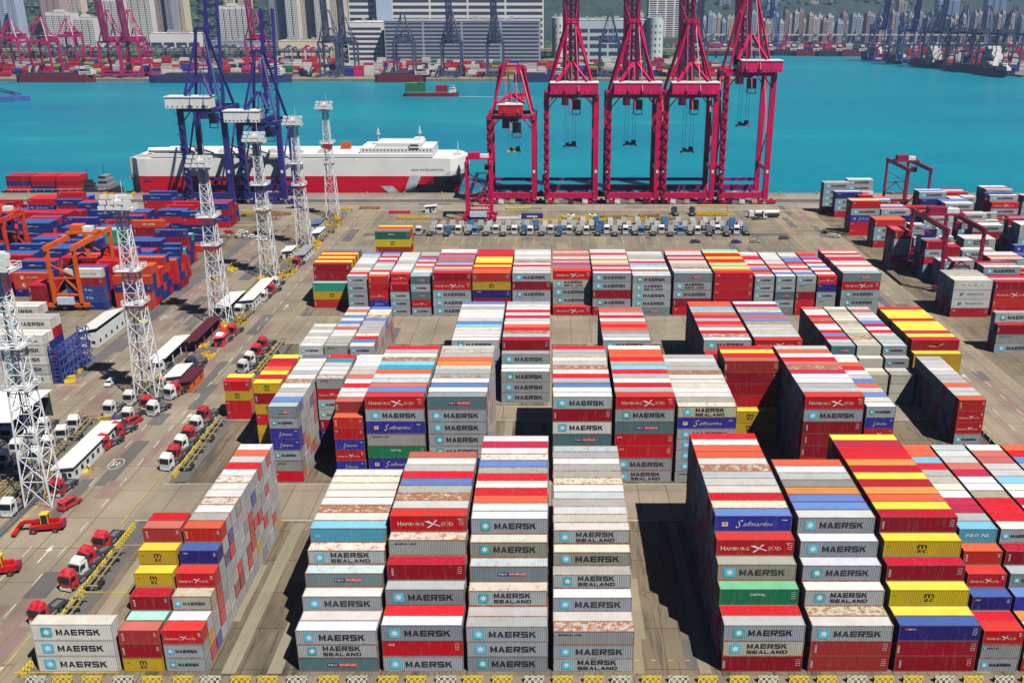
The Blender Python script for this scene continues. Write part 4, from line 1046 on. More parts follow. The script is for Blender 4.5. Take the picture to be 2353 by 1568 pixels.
# ---------------------------------------------------------------- car carrier
HULLW = paint('hull_white', (.82, .82, .80), .4, var=.05, scale=.1); HULLR = paint('hull_red', (.62, .0, .018), .4, var=.05, scale=.1); HULLD = paint('hull_dark', (.05,.008,.05), .45, var=.1)
def car_carrier():
    x0, x1 = -220., -44.; yc, hb = 512., 15.5
    t = thing('car_carrier', 'long white and red car carrier with grey V on its bow, at the quay', 'ship', (x0, yc, -3))
    zs = [0, 3.5, 7, 11.4]; zu = [11.4, 15, 18, 20.6]
    def outline(z):
        L = x1 - x0; pts = []
        for i in range(41):
            s = i / 40; q_ = min(.95, .70 + .021 * max(z, 0)); e = max(0, (s - q_) / (1 - q_))
            half = hb * (1 - e ** 2.0) if s > .5 else hb * (1 - max(0, (.035 - s) / .035) ** 2 * .35)
            flare = max(.0, half); bowx = min(s, 1 - (1 - min(1, z / 12)) * .05 * (s > .9) * (s - .9) * 10)
            pts.append((bowx * L, flare))
        return pts
    def skin(zlist, mat, name, cap=False):
        b = MB(); rings = []
        for z in zlist:
            o = outline(z); ring = [(x, -w, z) for x, w in o] + [(x, w, z) for x, w in reversed(o)]; rings.append(ring)
        n = len(rings[0])
        for k, ring in enumerate(rings): b.v.extend(ring)
        for k in range(len(rings) - 1):
            for i in range(n): b.f.append((k*n + i, k*n + (i+1) % n, (k+1)*n + (i+1) % n, (k+1)*n + i)); b.mi.append(0); b.c.append((1,1,1,1))
        if cap: b.f.append(tuple((len(rings)-1)*n + i for i in range(n))); b.mi.append(0); b.c.append((1,1,1,1))
        return b.build(name, mat, t)
    skin([-1, 3.5, 7, 11.4], HULLR, 'lower_hull'); h = skin([11.4, 14, 17, 20.4], HULLW, 'upper_hull', True)
    DECK = paint('deck_green_grey', (.55,.58,.55), .6)
    b = MB(); b.box(12, 158, -14.0, 14, 20.45, 22.6); b.prism([(2, 20.45), (12, 20.45), (12, 22.3), (5, 22.3)], 'y', -12, 12); b.build('top_deck', HULLW, t)
    b = MB(); b.box(120, 158, -11.5, 11.5, 22.6, 25.4); b.box(128, 152, -9, 9, 25.4, 27.4); b.box(146, 151, -12, 12, 25.4, 28.0); a = b.build('superstructure', HULLW, t)
    for z in (23.9,):
        w = MB()
        for k in range(20): w.box(121.5 + k*1.85, 122.1 + k*1.85, -11.62, -11.51, z, z + .6)
        w.build('window', M_GL, a)
    w = MB(); w.box(146.4, 150.6, -12.1, -12.01, 26.4, 27.2); w.build('window', M_GL, a)
    for x, hh in ((128, 8), (150, 9)):
        m = MB(); m.tube((x, 0, 26.2), (x, 0, 26.2 + hh), .35, 6); m.beam((x, -3, 26.2 + hh*.8), (x, 3, 26.2 + hh*.8), .3); m.box(x-.9, x+.9, -.6, .6, 26.2+hh*.55, 26.2+hh*.7); m.build('mast', HULLW, t)
    m = MB(); m.box(168, 172, -2, 2, 20.45, 21.4); m.tube((170, 0, 21), (170, 0, 27), .25, 6); m.build('mast', HULLW, t)
    m = MB()
    for k in range(60):
        x = 3 + k * 2.8
        if x > 166: break
        m.beam((x, -14.4, 20.4), (x, -14.4, 21.7), .12)
    m.beam((3, -14.4, 21.6), (166, -14.4, 21.6), .12); m.beam((3, -14.4, 21.1), (166, -14.4, 21.1), .1); m.build('railing', HULLW, t)
    for x, y, c, w_ in ((98, -4, HULLR, 5), (107, 3, C_ORG, 5)):
        m = MB(); m.box(x, x + w_, y, y + 4, 22.6, 25.2); m.box(x + .8, x + w_ - .8, y + .8, y + 3.2, 25.2, 26.2); m.build('funnel', c, t)
    for k in range(7):
        m = MB(); x = 20 + k * 13; m.box(x, x + 5, -11, -8.6, 22.6, 24.2); m.box(x + 1, x + 3.5, -10.6, -9, 24.2, 24.9); m.build('vent_house', HULLW, t)
    m = MB(); m.tube((10, -11.4, 24.3), (34, -11.4, 24.3), 1.3, 10); m.build('lifeboat', HULLW, t)
    for k in range(3):
        m = MB(); m.prism([(0,0),(9,0),(9,9.2),(2.5,9.2)], 'x', 30 + k*38, 31.2 + k*38) if False else m.box(30+k*38, 30.6+k*38, -15.62, -15.52, 11.5, 20.2); m.build('panel_seam', paint('seam_grey', (.5,.5,.5), .5), t)
    # grey V on the bow and the name
    GV = paint('v_grey', (.50,.53,.58), .5); m = MB()
    def sy(x, z):
        o = outline(z)
        for (a, w0), (c, w1) in zip(o, o[1:]):
            if a <= x <= c and c > a: return -(w0 + (w1 - w0) * (x - a) / (c - a))
        return -hb
    def vstrip(xa0, xa1, za, xb0, xb1, zb, n=10):
        vs = []
        for k in range(n + 1):
            f_ = k / n; z = za + (zb - za) * f_; l_ = xa0 + (xb0 - xa0) * f_; r2 = xa1 + (xb1 - xa1) * f_
            for j in range(4): x = l_ + (r2 - l_) * j / 3; vs.append((x, sy(x, z) - .14, z))
        m.add(vs, [(k*4 + j, k*4 + j + 1, k*4 + j + 5, k*4 + j + 4) for k in range(n) for j in range(3)])
    vstrip(137, 142.5, .4, 130.5, 136.8, 6.2); vstrip(141.5, 146.5, .4, 146, 152, 11.6)
    m.build('hull_emblem', GV, t)
    m = MB(); vs, fs = textgeo('SEA INTEGRITAS', .0); m.add([(147 + a*17, sy(147 + a*17, 14.6) - .12, 14.2 + c*1.0) for a, c in vs], fs); m.build('hull_lettering', BLACK, t)
    m = MB(); m.box(3.5, 6, -11.9, -10, 8.5, 9.6); m.box(7, 10.5, -15.55, -13, 8.2, 9.4); m.build('mooring_opening', DARK, t)
    m = MB(); m.box(-3.2, .6, -9, 9, 9, 10); m.beam((-2.5, -6, 0), (-1.2, -8, 17), 1.5, .8); m.box(-1.5, 2, -10, -6, 10, 20); m.build('stern_ramp', paint('ramp_cream', (.6,.52,.38), .6), t)
    return t
car_carrier()
def hull_mesh(L, B, z0, z1, bow=.14, stern=.05):
    o = []
    for i in range(21):
        s = i / 20; e = max(0, (s - (1 - bow)) / bow); st_ = max(0, (stern - s) / stern); o.append((s * L, B / 2 * (1 - e**2) * (1 - .35 * st_)))
    b = MB(); ring = [(x, -w) for x, w in o] + [(x, w) for x, w in reversed(o)]; n = len(ring)
    b.add([(x, y, z0) for x, y in ring] + [(x, y, z1 + (.9 if x > L*(1-bow) else 0)) for x, y in ring], [(i, (i+1) % n, n + (i+1) % n, n + i) for i in range(n)] + [tuple(range(n, 2*n))])
    return b
def boxkids(t, specs):
    """deck cargo: own things"""
def barge(label, x, y, L, B, hullcol, cargo, house, rz=0, cat='barge', name='barge', deck=3.4, group=None):
    t = thing(name, label, cat, (x, y, -3), rz, group)
    hull_mesh(L, B, -.5, deck).build('hull', hullcol, t)
    if house:
        hx = house; b = MB(); b.box(hx, hx + 7, -B*.33, B*.33, deck + .01, deck + 3); b.box(hx + 1, hx + 6, -B*.28, B*.28, deck + 3, deck + 5.6); b.box(hx + 1.5, hx + 5, -B*.24, B*.24, deck + 5.6, deck + 7.2); h = b.build('deckhouse', (paint('house_grey', (.25,.26,.28), .6) if cat == 'barge' else WHITE if L > 25 else DARK), t)
        b = MB(); b.box(hx + 1.4, hx + 5.1, -B*.25, -B*.242, deck + 6.4, deck + 7.4); b.box(hx + 1.2, hx + 5.8, -B*.29, -B*.282, deck + 3.9, deck + 4.7); b.build('window', M_GL, h)
        b = MB(); b.tube((hx + 3, 0, deck + 8), (hx + 3, 0, deck + 13), .15, 6); b.build('mast', DARK, t)
    b = MB(); b.beam((2, -B*.46, deck + 1), (L * .9, -B*.4, deck + 1), .15)
    for k in range(12): b.beam((2 + k*L*.07, -B*.46, deck), (2 + k*L*.07, -B*.46, deck + 1), .12)
    b.build('railing', WHITE, t)
    c_, s_ = math.cos(rz), math.sin(rz)
    for (cx_, cy_, n, k) in cargo:
        for tier in range(n):
            kk = k if isinstance(k, str) and len(k) == 1 else k[tier % len(k)]
            BOX2.append(dict(x=x + cx_*c_ - cy_*s_, y=y + cx_*s_ + cy_*c_, z=-3 + deck + .02 + tier*2.6, L=L40, h=2.57, k=kk, rz=rz))
    return t
BOX2 = []
HB = paint('hull_black', (.02,.02,.03), .5); HM = paint('hull_maroon', (.16,.01,.02), .5); HG = paint('hull_navy', (.03,.03,.12), .5)
barge('red container barge with dark hull moored at the left end of the quay', -290, 504, 62, 16, HB, [(x, y, n, k) for x, n, k in ((-0+4, 3, 'Rbr'), (17, 3, 'brR'), (30, 3, 'Rr')) for y in (-6.5, -3.9, -1.3, 1.3)] , 50)
barge('small workboat with black and white deckhouse against the barge', -254, 498, 20, 6, HB, [], 8, cat='boat', name='workboat', deck=2)
barge('dark coaster under way in mid channel with green and maroon boxes on deck', -156, 1035, 58, 12, HM, [(2, -4, 4, 'g'), (2, -1.3, 4, 'g'), (14.3-4, 1, 4, 'g'), (34, -4, 3, 'K'), (34, -1.3, 3, 'K')], 48, cat='cargo ship', name='cargo_ship')
# grab barge derrick at the left edge
t = thing('crane_barge', 'blue-grey derrick barge with long low jib at the left edge of the water', 'crane barge', (-640, 985, -3))
hull_mesh(115, 24, -.5, 4, .25).build('hull', C_BLUE, t)
b = MB(); lattice(b, (30, 0, 8), (-60, 0, 52), 5, 4, 16, .6) if False else [b.beam((104, y, 6), (-40, y, 44), .9) for y in (-5, 5)]; [b.beam((104 - k*14, -5, 6 + k*3.7), (104 - (k+1)*14, 5, 6 + (k+1)*3.7), .6) for k in range(10)]
b.build('jib', C_NAVY, t); b = MB(); b.box(20, 40, -8, 8, 4, 12); b.build('winch_house', C_NAVY, t)
for z in (18, 27): 
    b = MB(); b.beam((40, 0, z), (98, 0, 8), .3); b.build('stay', C_NAVY, t)
# wake of the coaster is foam on the water
b = MB(); b.add([(-97,1028,-2.97),(-97,1031,-2.97),(-20,1024,-2.97),(-20,1022,-2.97)], [(0,1,2,3)]); o = b.build('foam', paint('foam', (.5,.62,.65), .6)); tag(o, 'pale foam wake trailing behind the coaster in mid channel', 'wake', None, 'stuff')
for i, b_ in enumerate(BOX2): 
    pass
f2 = MB()
for b_ in BOX2: farbox(b_, False, f2)
# ---------------------------------------------------------------- road tractors, trailers, cars
TRK = 'terminal tractors parked in rows'
def make_tractor(loc, rz, label, col, group=TRK, load=False):
    """heading +X, origin on the ground at the middle"""
    t = thing('road_tractor', label, 'tractor', loc, rz, group)
    b = MB(); b.box(-3.3, 2.9, -.45, .45, .75, 1.05); b.box(-3.4, -3.1, -1.1, 1.1, .7, 1.0); b.box(-3.15, -.7, -1.24, -.62, 1.02, 1.12); b.box(-3.15, -.7, .62, 1.24, 1.02, 1.12); b.box(-.5, 1.1, -1.0, 1.0, .7, 1.3); ch = b.build('chassis', DARK, t)
    b = MB(); b.prism([(1.15, .62), (3.1, .62), (3.16, 1.7), (2.92, 3.15), (1.15, 3.15)], 'y', -1.2, 1.2); b.prism([(1.3, 3.16), (2.75, 3.16), (2.3, 3.65), (1.3, 3.8)], 'y', -1.05, 1.05)
    c = b.build('cab', M_OP, t); c.color = (*col, 1); c['painted'] = 1
    b = MB(); b.prism([(3.145, 1.78), (2.965, 2.95), (3.0, 2.95), (3.185, 1.78)], 'y', -1.08, 1.08); b.build('windscreen', M_GL, c)
    for s_ in (-1, 1):
        b = MB(); b.box(1.8, 2.85, s_*1.205 - .012, s_*1.205 + .012, 1.9, 2.8); b.build('side_window', M_GL, c)
        b = MB(); b.box(2.9, 3.05, s_*1.35 - .12, s_*1.35 + .12, 1.9, 2.6); b.build('mirror', DARK, c)
        b = MB(); b.box(3.13, 3.19, s_*.85 - .2, s_*.85 + .2, .8, 1.02); b.build('headlight', WHITE, c)
        b = MB(); b.tube((-.6, s_*.85, .75), (.7, s_*.85, .75), .32, 8); b.build('fuel_tank', STEEL, t)
        for x, w in ((2.2, .3), (-1.3, .5), (-2.55, .5)):
            b = MB(); b.tube((x, s_*1.2, .5), (x, s_*(1.2 - w), .5), .5, 12); wh = b.build('wheel', RUBBER, t)
            b = MB(); b.tube((x, s_*1.215, .5), (x, s_*1.1, .5), .24, 8); b.build('rim', STEEL, wh)
    b = MB(); b.box(3.1, 3.2, -1.15, 1.15, .35, .75); b.build('bumper', WHITE, t)
    b = MB(); b.prism([(-2.9, 1.06), (-1.0, 1.06), (-1.2, 1.3), (-2.7, 1.22)], 'y', -.5, .5); b.build('fifth_wheel', STEEL, t)
    return t
RED_, WHT_, BLU_, DKB_ = (.55,.005,.02), (.78,.78,.76), (.04,.22,.55), (.03,.03,.10)
TP = make_tractor((-83.6, 133.5, 0), R(255), 'red tractor nearest the camera, just behind the white container stack', RED_)
tsp = spec(TP)
ROAD = [(143, RED_, 'red tractor second along the kerb from the camera, below the yellow stacks'), (150.3, RED_, 'red tractor with dark chassis, fourth along the kerb from the camera'), (155.6, RED_, 'red tractor with black roof, last of the near group on the kerb'), (146.8, WHT_, 'white tractor squeezed between the near red tractors on the kerb'),
        (187.5, WHT_, 'white tractor with dark load nearest in the kerb row beside the tall corner stack'), (191.8, RED_, 'red tractor on the kerb between two white tractors'), (196.6, WHT_, 'white tractor on the kerb, third of the middle group'), (201.6, RED_, 'red tractor on the kerb, fourth of the middle group'),
        (207, WHT_, 'white tractor on the kerb just before the roadside red-yellow stack'), (212.5, RED_, 'dark red tractor half hidden beside the roadside stack'), (244, WHT_, 'white tractor on the kerb, nearest of the far group'), (250, WHT_, 'white tractor on the kerb, second of the far group'), (256.5, RED_, 'red tractor on the kerb, third of the far group'), (262.5, RED_, 'red tractor on the kerb, farthest of the far group')]
for y, c, l in ROAD: dup(tsp, (-83.5 if y > 200 else -83.2, y, 0), R(248 + (y * 7) % 14), l, TRK, c)
# skeletal trailers
def make_trailer(loc, rz, label):
    t = thing('skeletal_trailer', label, 'trailer', loc, rz, 'empty skeletal trailers')
    b = MB()
    for y in (-.5, .5): b.box(-6, 6, y - .1, y + .1, 1.1, 1.4)
    for x in (-5.9, -3, 0, 3, 5.9): b.box(x - .12, x + .12, -1.2, 1.2, 1.15, 1.38)
    b.build('chassis', paint('trailer_yellow', (.30,.24,.12), .6, var=.4, scale=2), t)
    for x in (-4.9, -3.7):
        for s_ in (-1, 1): q = MB(); q.tube((x, s_*1.2, .5), (x, s_*.7, .5), .5, 10); q.build('wheel', RUBBER, t)
    for s_ in (-1, 1): q = MB(); q.box(3.4, 3.6, s_*.7 - .1, s_*.7 + .1, 0, 1.1); q.build('landing_leg', DARK, t)
    return t
tt = make_trailer((-79.8, 131, 0), R(90), 'yellowish empty trailer along the kerb nearest the camera'); ttsp = spec(tt)
MED = [(-101.5, 176, RED_, 262, 'red tractor under the left light mast beside the long white shed'), (-101, 197, RED_, 250, 'red tractor beside the end of the long white shed'), (-100.6, 203.5, RED_, 250, 'red tractor parked next to the dark blue tractor'), (-102.2, 207, DKB_, 255, 'dark blue tractor in the median behind the red ones'), (-102, 212, WHT_, 262, 'white tractor in the median behind the dark blue one'),
       (-100.7, 219.5, RED_, 268, 'red tractor at the foot of the second light mast'), (-96.8, 226, WHT_, 250, 'white tractor with dark frame right of the second light mast'), (-106, 222.5, WHT_, 262, 'white tractor left of the second light mast, farther one'), (-108.2, 216, WHT_, 262, 'white tractor left of the second light mast, nearer one'),
       (-107.2, 244.5, WHT_, 258, 'white tractor behind the small brown roofed hut'), (-98.6, 246.5, DKB_, 250, 'dark tractor with white cab front beside the red kiosk'), (-100.4, 293.5, WHT_, 262, 'white tractor parked between the two white roofed sheds'), (-97.5, 270, RED_, 262, 'red tractor under the third light mast')]
for x, y, c, a, l in MED: dup(tsp, (x, y, 0), R(a), l, TRK, c)
for k in range(14):
    x, y = [(-107.5, 168), (-110.6, 166.2), (-113.8, 168.5), (-117, 166), (-120.3, 168), (-108.5, 158.5), (-111.8, 157), (-115.2, 159), (-118.5, 157), (-110.4, 149.5), (-113.8, 148), (-117.2, 150), (-108, 141), (-111.5, 139.5)][k]
    dup(tsp, (x, y, 0), R(268 + k * 5 % 11), 'white tractor in the lower left lot beneath the nearest mast, %s from the back' % ORD[k + 1], TRK, WHT_)
for k in range(9):
    dup(ttsp, (-107.6 - (k % 3) * 3.4, 176 + (k // 3) * 14 + k % 3, 0), R(88 + k), 'empty trailer between the rows of the left parking lot, %s of nine' % ORD[k + 1], 'empty skeletal trailers')
for k in range(8):
    y = (216, 228, 266, 274, 309, 317, 325, 352)[k]
    dup(tsp, (-97.2 + (k % 2) * .8, y, 0), R(252 + k * 3 % 13), '%s tractor on the right edge of the median, %s from the camera' % ('red' if k % 2 else 'white', ORD[k + 1]), TRK, RED_ if k % 2 else WHT_)
k = 0
for r in range(7):
    for c in range(4):
        x = -113.3 - c * 6.4 - r * .25; y = 207.5 - r * 5.6 - (c % 2) * 1.5
        if c == 0 and r > 4: continue
        if x < -136: continue
        k += 1; dup(tsp, (x, y, 0), R(272 + (k * 37 % 9)), 'white tractor in the left parking lot, %s row from the back, %s from the right' % (ORD[r + 1], ORD[c + 1]), TRK, WHT_)
for k in range(36):
    x = -56.5 + k * 4.0 + (.5 if k % 3 else -.3)
    col = BLU_ if k in (3, 6, 11, 15, 19, 24, 28) else (.25,.3,.4) if k > 30 and k % 2 else WHT_
    y = 404.3 - 3.3 * (k % 2) + (k % 3)
    dup(tsp, (x, y, 0), R((78 if k % 2 else 258) + (k * 13 % 12)), '%s tractor in the long row behind the fourth block, %s from the left' % ('blue' if col is BLU_ else 'white' if col is WHT_ else 'grey', ORD[k + 1]), TRK, col)
for k in range(34):
    x = -52 + k * 4.1
    col = BLU_ if k % 7 == 4 else WHT_
    dup(tsp, (x, 411.2 + (k % 3) * .7, 0), R(84 + (k * 29 % 13)), '%s tractor in the middle row behind the fourth block, %s from the left' % ('blue' if col is BLU_ else 'white', ORD[k + 1]), TRK, col)
for k in range(13):
    x = 8 + k * 6.1
    dup(tsp, (x, 417.5 + (k % 3) * 1.1, 0), R(88 + (k * 17 % 9)), '%s tractor in the short row nearer the quay, %s from the left' % ('blue' if k % 5 == 2 else 'white', ORD[k + 1]), TRK, BLU_ if k % 5 == 2 else WHT_)
for (x, y, a, l) in ((96, 432, 8, 'white tanker-like tractor at the right end of the truck park'), (58, 441, 95, 'dark tractor standing alone near the yellow frame'), (66, 441, 85, 'second dark tractor standing alone near the yellow frame')):
    dup(tsp, (x, y, 0), R(a), l, TRK, WHT_ if 'white' in l else DKB_)
for i, (x, y, a, l) in enumerate([(-79.6, 146, 90, 'yellowish empty trailer on the kerb below the yellow stacks'), (-79.4, 190, 90, 'yellowish empty trailer on the kerb beside the tall corner stack'), (-79.6, 204, 90, 'yellowish empty trailer on the kerb before the roadside stack'), (-79.8, 246, 90, 'yellowish empty trailer on the kerb, nearest of the far pair'), (-79.6, 260, 90, 'yellowish empty trailer on the kerb, farther of the far pair'),
        (-105.5, 232, 80, 'empty trailer lying right of the second light mast'), (-104, 213, 65, 'empty trailer in the median left of the white tractor'), (-97.5, 290, 85, 'empty trailer beside the third light mast'), (-98, 345, 88, 'empty trailer beside the fourth light mast'), (-97, 394, 88, 'empty trailer beside the fifth light mast'), (-96, 410, 92, 'empty trailer between the fifth and sixth light masts'), (-137, 395, 10, 'empty trailer near the parked cars'), (-141, 383, 4, 'empty trailer in front of the orange box on the left yard'), (-130, 430, 30, 'empty trailer near the sixth light mast'), (-140, 440, 25, 'empty trailer farthest back on the left yard'), (122, 402, 320, 'empty trailer at the right end of the truck park'), (-112, 170, 88, 'empty trailer in the left parking lot, near end')]):
    dup(ttsp, (x, y, 0), R(a), l, 'empty skeletal trailers')
def make_car(loc, rz, label, col, van=False, group='parked cars and vans'):
    t = thing('van' if van else 'parked_car', label, 'van' if van else 'car', loc, rz, group)
    L, h = (4.9, 1.95) if van else (4.3, 1.45)
    b = MB()
    body = [(-L/2, .35), (L/2, .35), (L/2, .8), (L*.42, .95), (L*.26, 1.0 if not van else 1.15), (-L/2 + .1, 1.0)]
    b.prism(body, 'y', -.85, .85); roof = [(-L*.44, 1.0), (L*.26, 1.0), (L*.12 if not van else L*.2, h), (-L*.36 if not van else -L*.46, h)]
    b.prism(roof, 'y', -.76, .76); c = b.build('body', M_OP, t); c.color = (*col, 1); c['painted'] = 1
    for s_ in (-1, 1):
        q = MB(); q.prism([(-L*.38, 1.05), (L*.2, 1.05), (L*.12, h - .1), (-L*.33, h - .1)], 'y', s_*.775 - .01, s_*.775 + .01); q.build('side_window', M_GL, c)
        for x in (-L*.3, L*.3): q = MB(); q.tube((x, s_*.88, .33), (x, s_*.66, .33), .33, 10); q.build('wheel', RUBBER, t)
        q = MB(); q.box(L/2 - .01, L/2 + .02, s_*.6 - .15, s_*.6 + .15, .6, .75); q.build('headlight', WHITE, c)
    q = MB(); q.prism([(L*.27, 1.03), (L*.14 if not van else L*.21, h - .06), (L*.16 if not van else L*.23, h - .06), (L*.29, 1.03)], 'y', -.7, .7); q.build('windscreen', M_GL, c)
    return t
cr = make_car((-140, 404, 0), 0, 'red car in the car park left of the fourth light mast, farther row', RED_); csp = spec(cr)
vn = make_car((-97.3, 169.5, 0), R(68), 'long red van on the road beside the nearest light mast', RED_, True); vsp = spec(vn)
CARS = [(-134, 404.5, 5, WHT_, 'white car beside the red car in the farther row'), (-127, 403, 0, (.35,.02,.03), 'dark red car at the right of the farther row'), (-140, 398, 3, (.5,.5,.5), 'silver car in the nearer row, left'), (-133, 397, 0, WHT_, 'white car in the nearer row, middle'), (-127, 396, 6, WHT_, 'white car in the nearer row, right'), (-122, 391, 4, WHT_, 'white car nearest the road in front of the car park'), (-146, 400, 2, (.55,.4,.02), 'yellow-brown car by the row end'), (98.5, 394, 8, (.1,.1,.1), 'black car at the far right of the tractor row'), (121, 397, 350, WHT_, 'white car on the right road'), (60, 387.5, 4, (.03,.05,.12), 'dark car in front of the tractor row, left one'), (77, 387, 4, (.06,.03,.3), 'violet-blue car in front of the tractor row'), (85, 388, 3, (.5,.5,.42), 'beige car in front of the tractor row'), (-117, 233.5, 270, WHT_, 'white car on the left road')]
for x, y, a, c, l in CARS: dup(csp, (x, y, 0), R(a), l, 'parked cars and vans', c)
dup(vsp, (-100.8, 209, 0), R(66), 'red van beside the dark blue tractor', 'parked cars and vans', RED_)
dup(vsp, (-178, 466, 0), R(4), 'white van driving on the quay road in front of the ship', 'parked cars and vans', WHT_)
# ---------------------------------------------------------------- reach stackers
C_STK = paint('stacker_red', (.55, .012, .01), .45, var=.25, scale=1)
def stacker(loc, rz, label):
    t = thing('reach_stacker', label, 'reach stacker', loc, rz, 'red reach stackers')
    b = MB(); b.prism([(-3.8, .9), (3.4, .9), (3.6, 1.7), (.4, 1.9), (-1.5, 2.3), (-3.8, 2.3)], 'y', -1.3, 1.3); b.build('body', C_STK, t)
    for x, r_w in ((2.5, .85), (-2.6, .7)):
        for s_ in (-1, 1):
            q = MB(); q.tube((x, s_*2.0, r_w), (x, s_*1.3, r_w), r_w, 14); w = q.build('wheel', RUBBER, t)
            q = MB(); q.tube((x, s_*2.02, r_w), (x, s_*1.9, r_w), r_w*.45, 8); q.build('rim', REDP, w)
    b = MB()
    for x in (-.9, .8):
        for y in (-.85, .85): b.beam((x, y, 2.2), (x, y, 4.6), .16)
    b.box(-1.05, .95, -1.0, 1.0, 4.6, 4.8); c = b.build('cab', YEL, t)
    q = MB(); q.box(-.8, .7, -.75, .75, 2.3, 4.5); q.build('window', M_GL, c)
    b = MB(); b.beam((-3.2, 0, 2.9), (5.2, 0, 2.6), .75, .85); b.beam((5.2, 0, 2.6), (6.6, 0, 1.4), .6); b.build('boom', C_STK, t)
    b = MB(); b.box(6.2, 7.2, -3, 3, .7, 1.15); b.build('spreader', C_STK, t)
    b = MB(); b.box(-4.4, -3.8, -1.3, 1.3, 1.0, 2.4); b.build('counterweight', C_DRED, t); t.scale = (.78, .78, .78)
stacker((-97.5, 160.5, 0), R(188), 'red reach stacker with yellow cab frame at the nearest light mast, farther one')
stacker((-98.5, 145.8, 0), R(192), 'red reach stacker with yellow cab frame cut by the left edge, nearer one')
# ---------------------------------------------------------------- sheds on the median
BROWN = paint('roof_maroon', (.10,.01,.02), .6); SHW = paint('shed_white', (.76,.76,.74), .5, var=.08)
def shed(label, x0, x1, y0, y1, h, roofm=SHW, wallm=SHW, rz=0, windows=6, name='shed', mono=.5, open_=False):
    t = thing(name, label, 'shed', ((x0 + x1)/2, (y0 + y1)/2, 0), R(rz), None); w, d = (x1 - x0)/2, (y1 - y0)/2
    if open_:
        for k in range(4):
            for s_ in (-1, 1): b = MB(); y = -d + .2 + k*(2*d - .4)/3; b.box(s_*(w-.15)-.1, s_*(w-.15)+.1, y - .1, y + .1, 0, h - .02); b.build('post', wallm, t)
        b = MB(); b.box(-w + .3, w - .3, d - .2, d - .1, 0, h * .8); b.build('wall', wallm, t)
    else:
        b = MB(); b.box(-w, w, -d, d, 0, h); wl_ = b.build('wall', wallm, t)
        for k in range(windows):
            y = -d + (k + .5) * 2 * d / windows
            for s_ in (1,): q = MB(); q.box(s_*w + .004, s_*w + .06, y - .5, y + .5, 1.1, 2.1); q.build('window', M_GL, wl_)
        q = MB(); q.box(-.5, .5, -d - .06, -d - .004, 0, 2.05); q.build('door', DARK, wl_)
        q = MB(); q.box(w*.4, w*.75, -d - .05, -d - .004, 1.1, 2.0); q.build('window', M_GL, wl_)
    b = MB(); b.prism([(-w - .5, h + .0), (w + .5, h + mono), (w + .5, h + mono + .18), (-w - .5, h + .18)], 'y', -d - .5, d + .5); b.build('roof', roofm, t)
    return t
shed('long white shed with small windows and an orange sign beside the left parking lot', -105.3, -101.3, 180, 203, 3.0, windows=9)
b = MB(); b.box(-101.29, -101.22, 186, 188, .9, 2.6)
shed('white roofed open shelter in the median, above the brown roofed hut', -110, -106.2, 243.5, 262, 3.2, open_=True)
shed('long open shelter with dark maroon roof left of the third light mast', -105.6, -102.4, 257, 279, 3.4, BROWN, REDP, open_=True)
shed('white roofed shelter with dark walls, nearer of the two bus-like sheds', -107.8, -103.4, 289, 306, 3.2, SHW, DARK, windows=5)
shed('white roofed white shed, farther of the two bus-like sheds', -101.6, -97.8, 297, 322, 3.2, windows=9)
shed('small white roofed hut right behind the second light mast', -103.8+2.5, -97.6, 231.5, 240, 2.9, windows=2)
shed('small orange-walled hut with patched brown and cream roof', -96.6, -93.6, 228, 238, 2.8, BROWN, C_ORG, windows=2)
shed('red kiosk at the foot of the third light mast', -98.9, -96.3, 262, 265.5, 2.6, REDP, REDP, windows=1, name='kiosk')
shed('small white kiosk with rounded green front between sheds and trailers', -105.5, -102, 362, 370, 2.8, windows=2, name='kiosk')
shed('white walled hut with grey roof beside the fifth light mast', -99, -95.4, 356, 372, 2.7, paint('roof_grey', (.3,.32,.32), .6), windows=4)
shed('blue and white cabin near the sixth light mast', -105, -101.5, 408, 418, 3, paint('roof_blue', (.1,.16,.3), .6), SHW, windows=3)
shed('low white cabin between the last two light masts', -101, -97.8, 392, 402, 2.8, windows=3)
shed('large white canopy roof at the left edge beside the white tractors', -140, -122.5, 196, 214, 6.0, SHW, DARK, open_=True, name='canopy')
shed('white workshop with sloping roof next to the blue steel racks', -138.4, -133, 262, 281, 4.6, SHW, SHW, windows=5, name='workshop', mono=1.4)
shed('white control hut on the quay apron left of the large red cranes', -60, -55, 446, 449, 2.8, windows=1)
# ---------------------------------------------------------------- flat racks beside the white reefers
for k in range(5):
    t = thing('flat_rack', 'blue folded steel rack, %s of the pile beside the white containers' % ('bottom one' if k == 0 else 'top one' if k == 4 else ORD[k + 1] + ' from the ground'), 'steel rack', (-132.3, 234.2, k * 2.15), 0, 'blue steel racks piled up')
    FB = cpaint('rack_blue', (.05,.08,.33))
    b = MB(); 
    for x in (0, 2.4): b.box(x - .12, x + .12, 0, 16.5, 0, .42)
    for y in np.arange(0, 16.4, 1.3): b.box(0, 2.4, y, y + .2, .08, .34)
    b.build('base_frame', FB, t)
    for y in (.1, 16.2):
        b = MB(); b.box(0 - .1, .15, y, y + .25, .42, 2.1); b.box(2.25, 2.5, y, y + .25, .42, 2.1); b.beam((0, y + .1, .5), (2.4, y + .1, 2.0), .15); b.beam((2.4, y + .1, .5), (0, y + .1, 2.0), .15); b.build('end_frame', FB, t)
    b = MB()
    for y in np.arange(1.4, 16, 2.4): b.beam((2.45, y, .42), (2.45, y + 1.2, 2.05), .15); b.beam((2.45, y + 1.2, 2.05), (2.45, y + 2.4, .42), .15)
    b.beam((2.45, 0, 2.05), (2.45, 16.4, 2.05), .14); b.build('side_truss', FB, t)
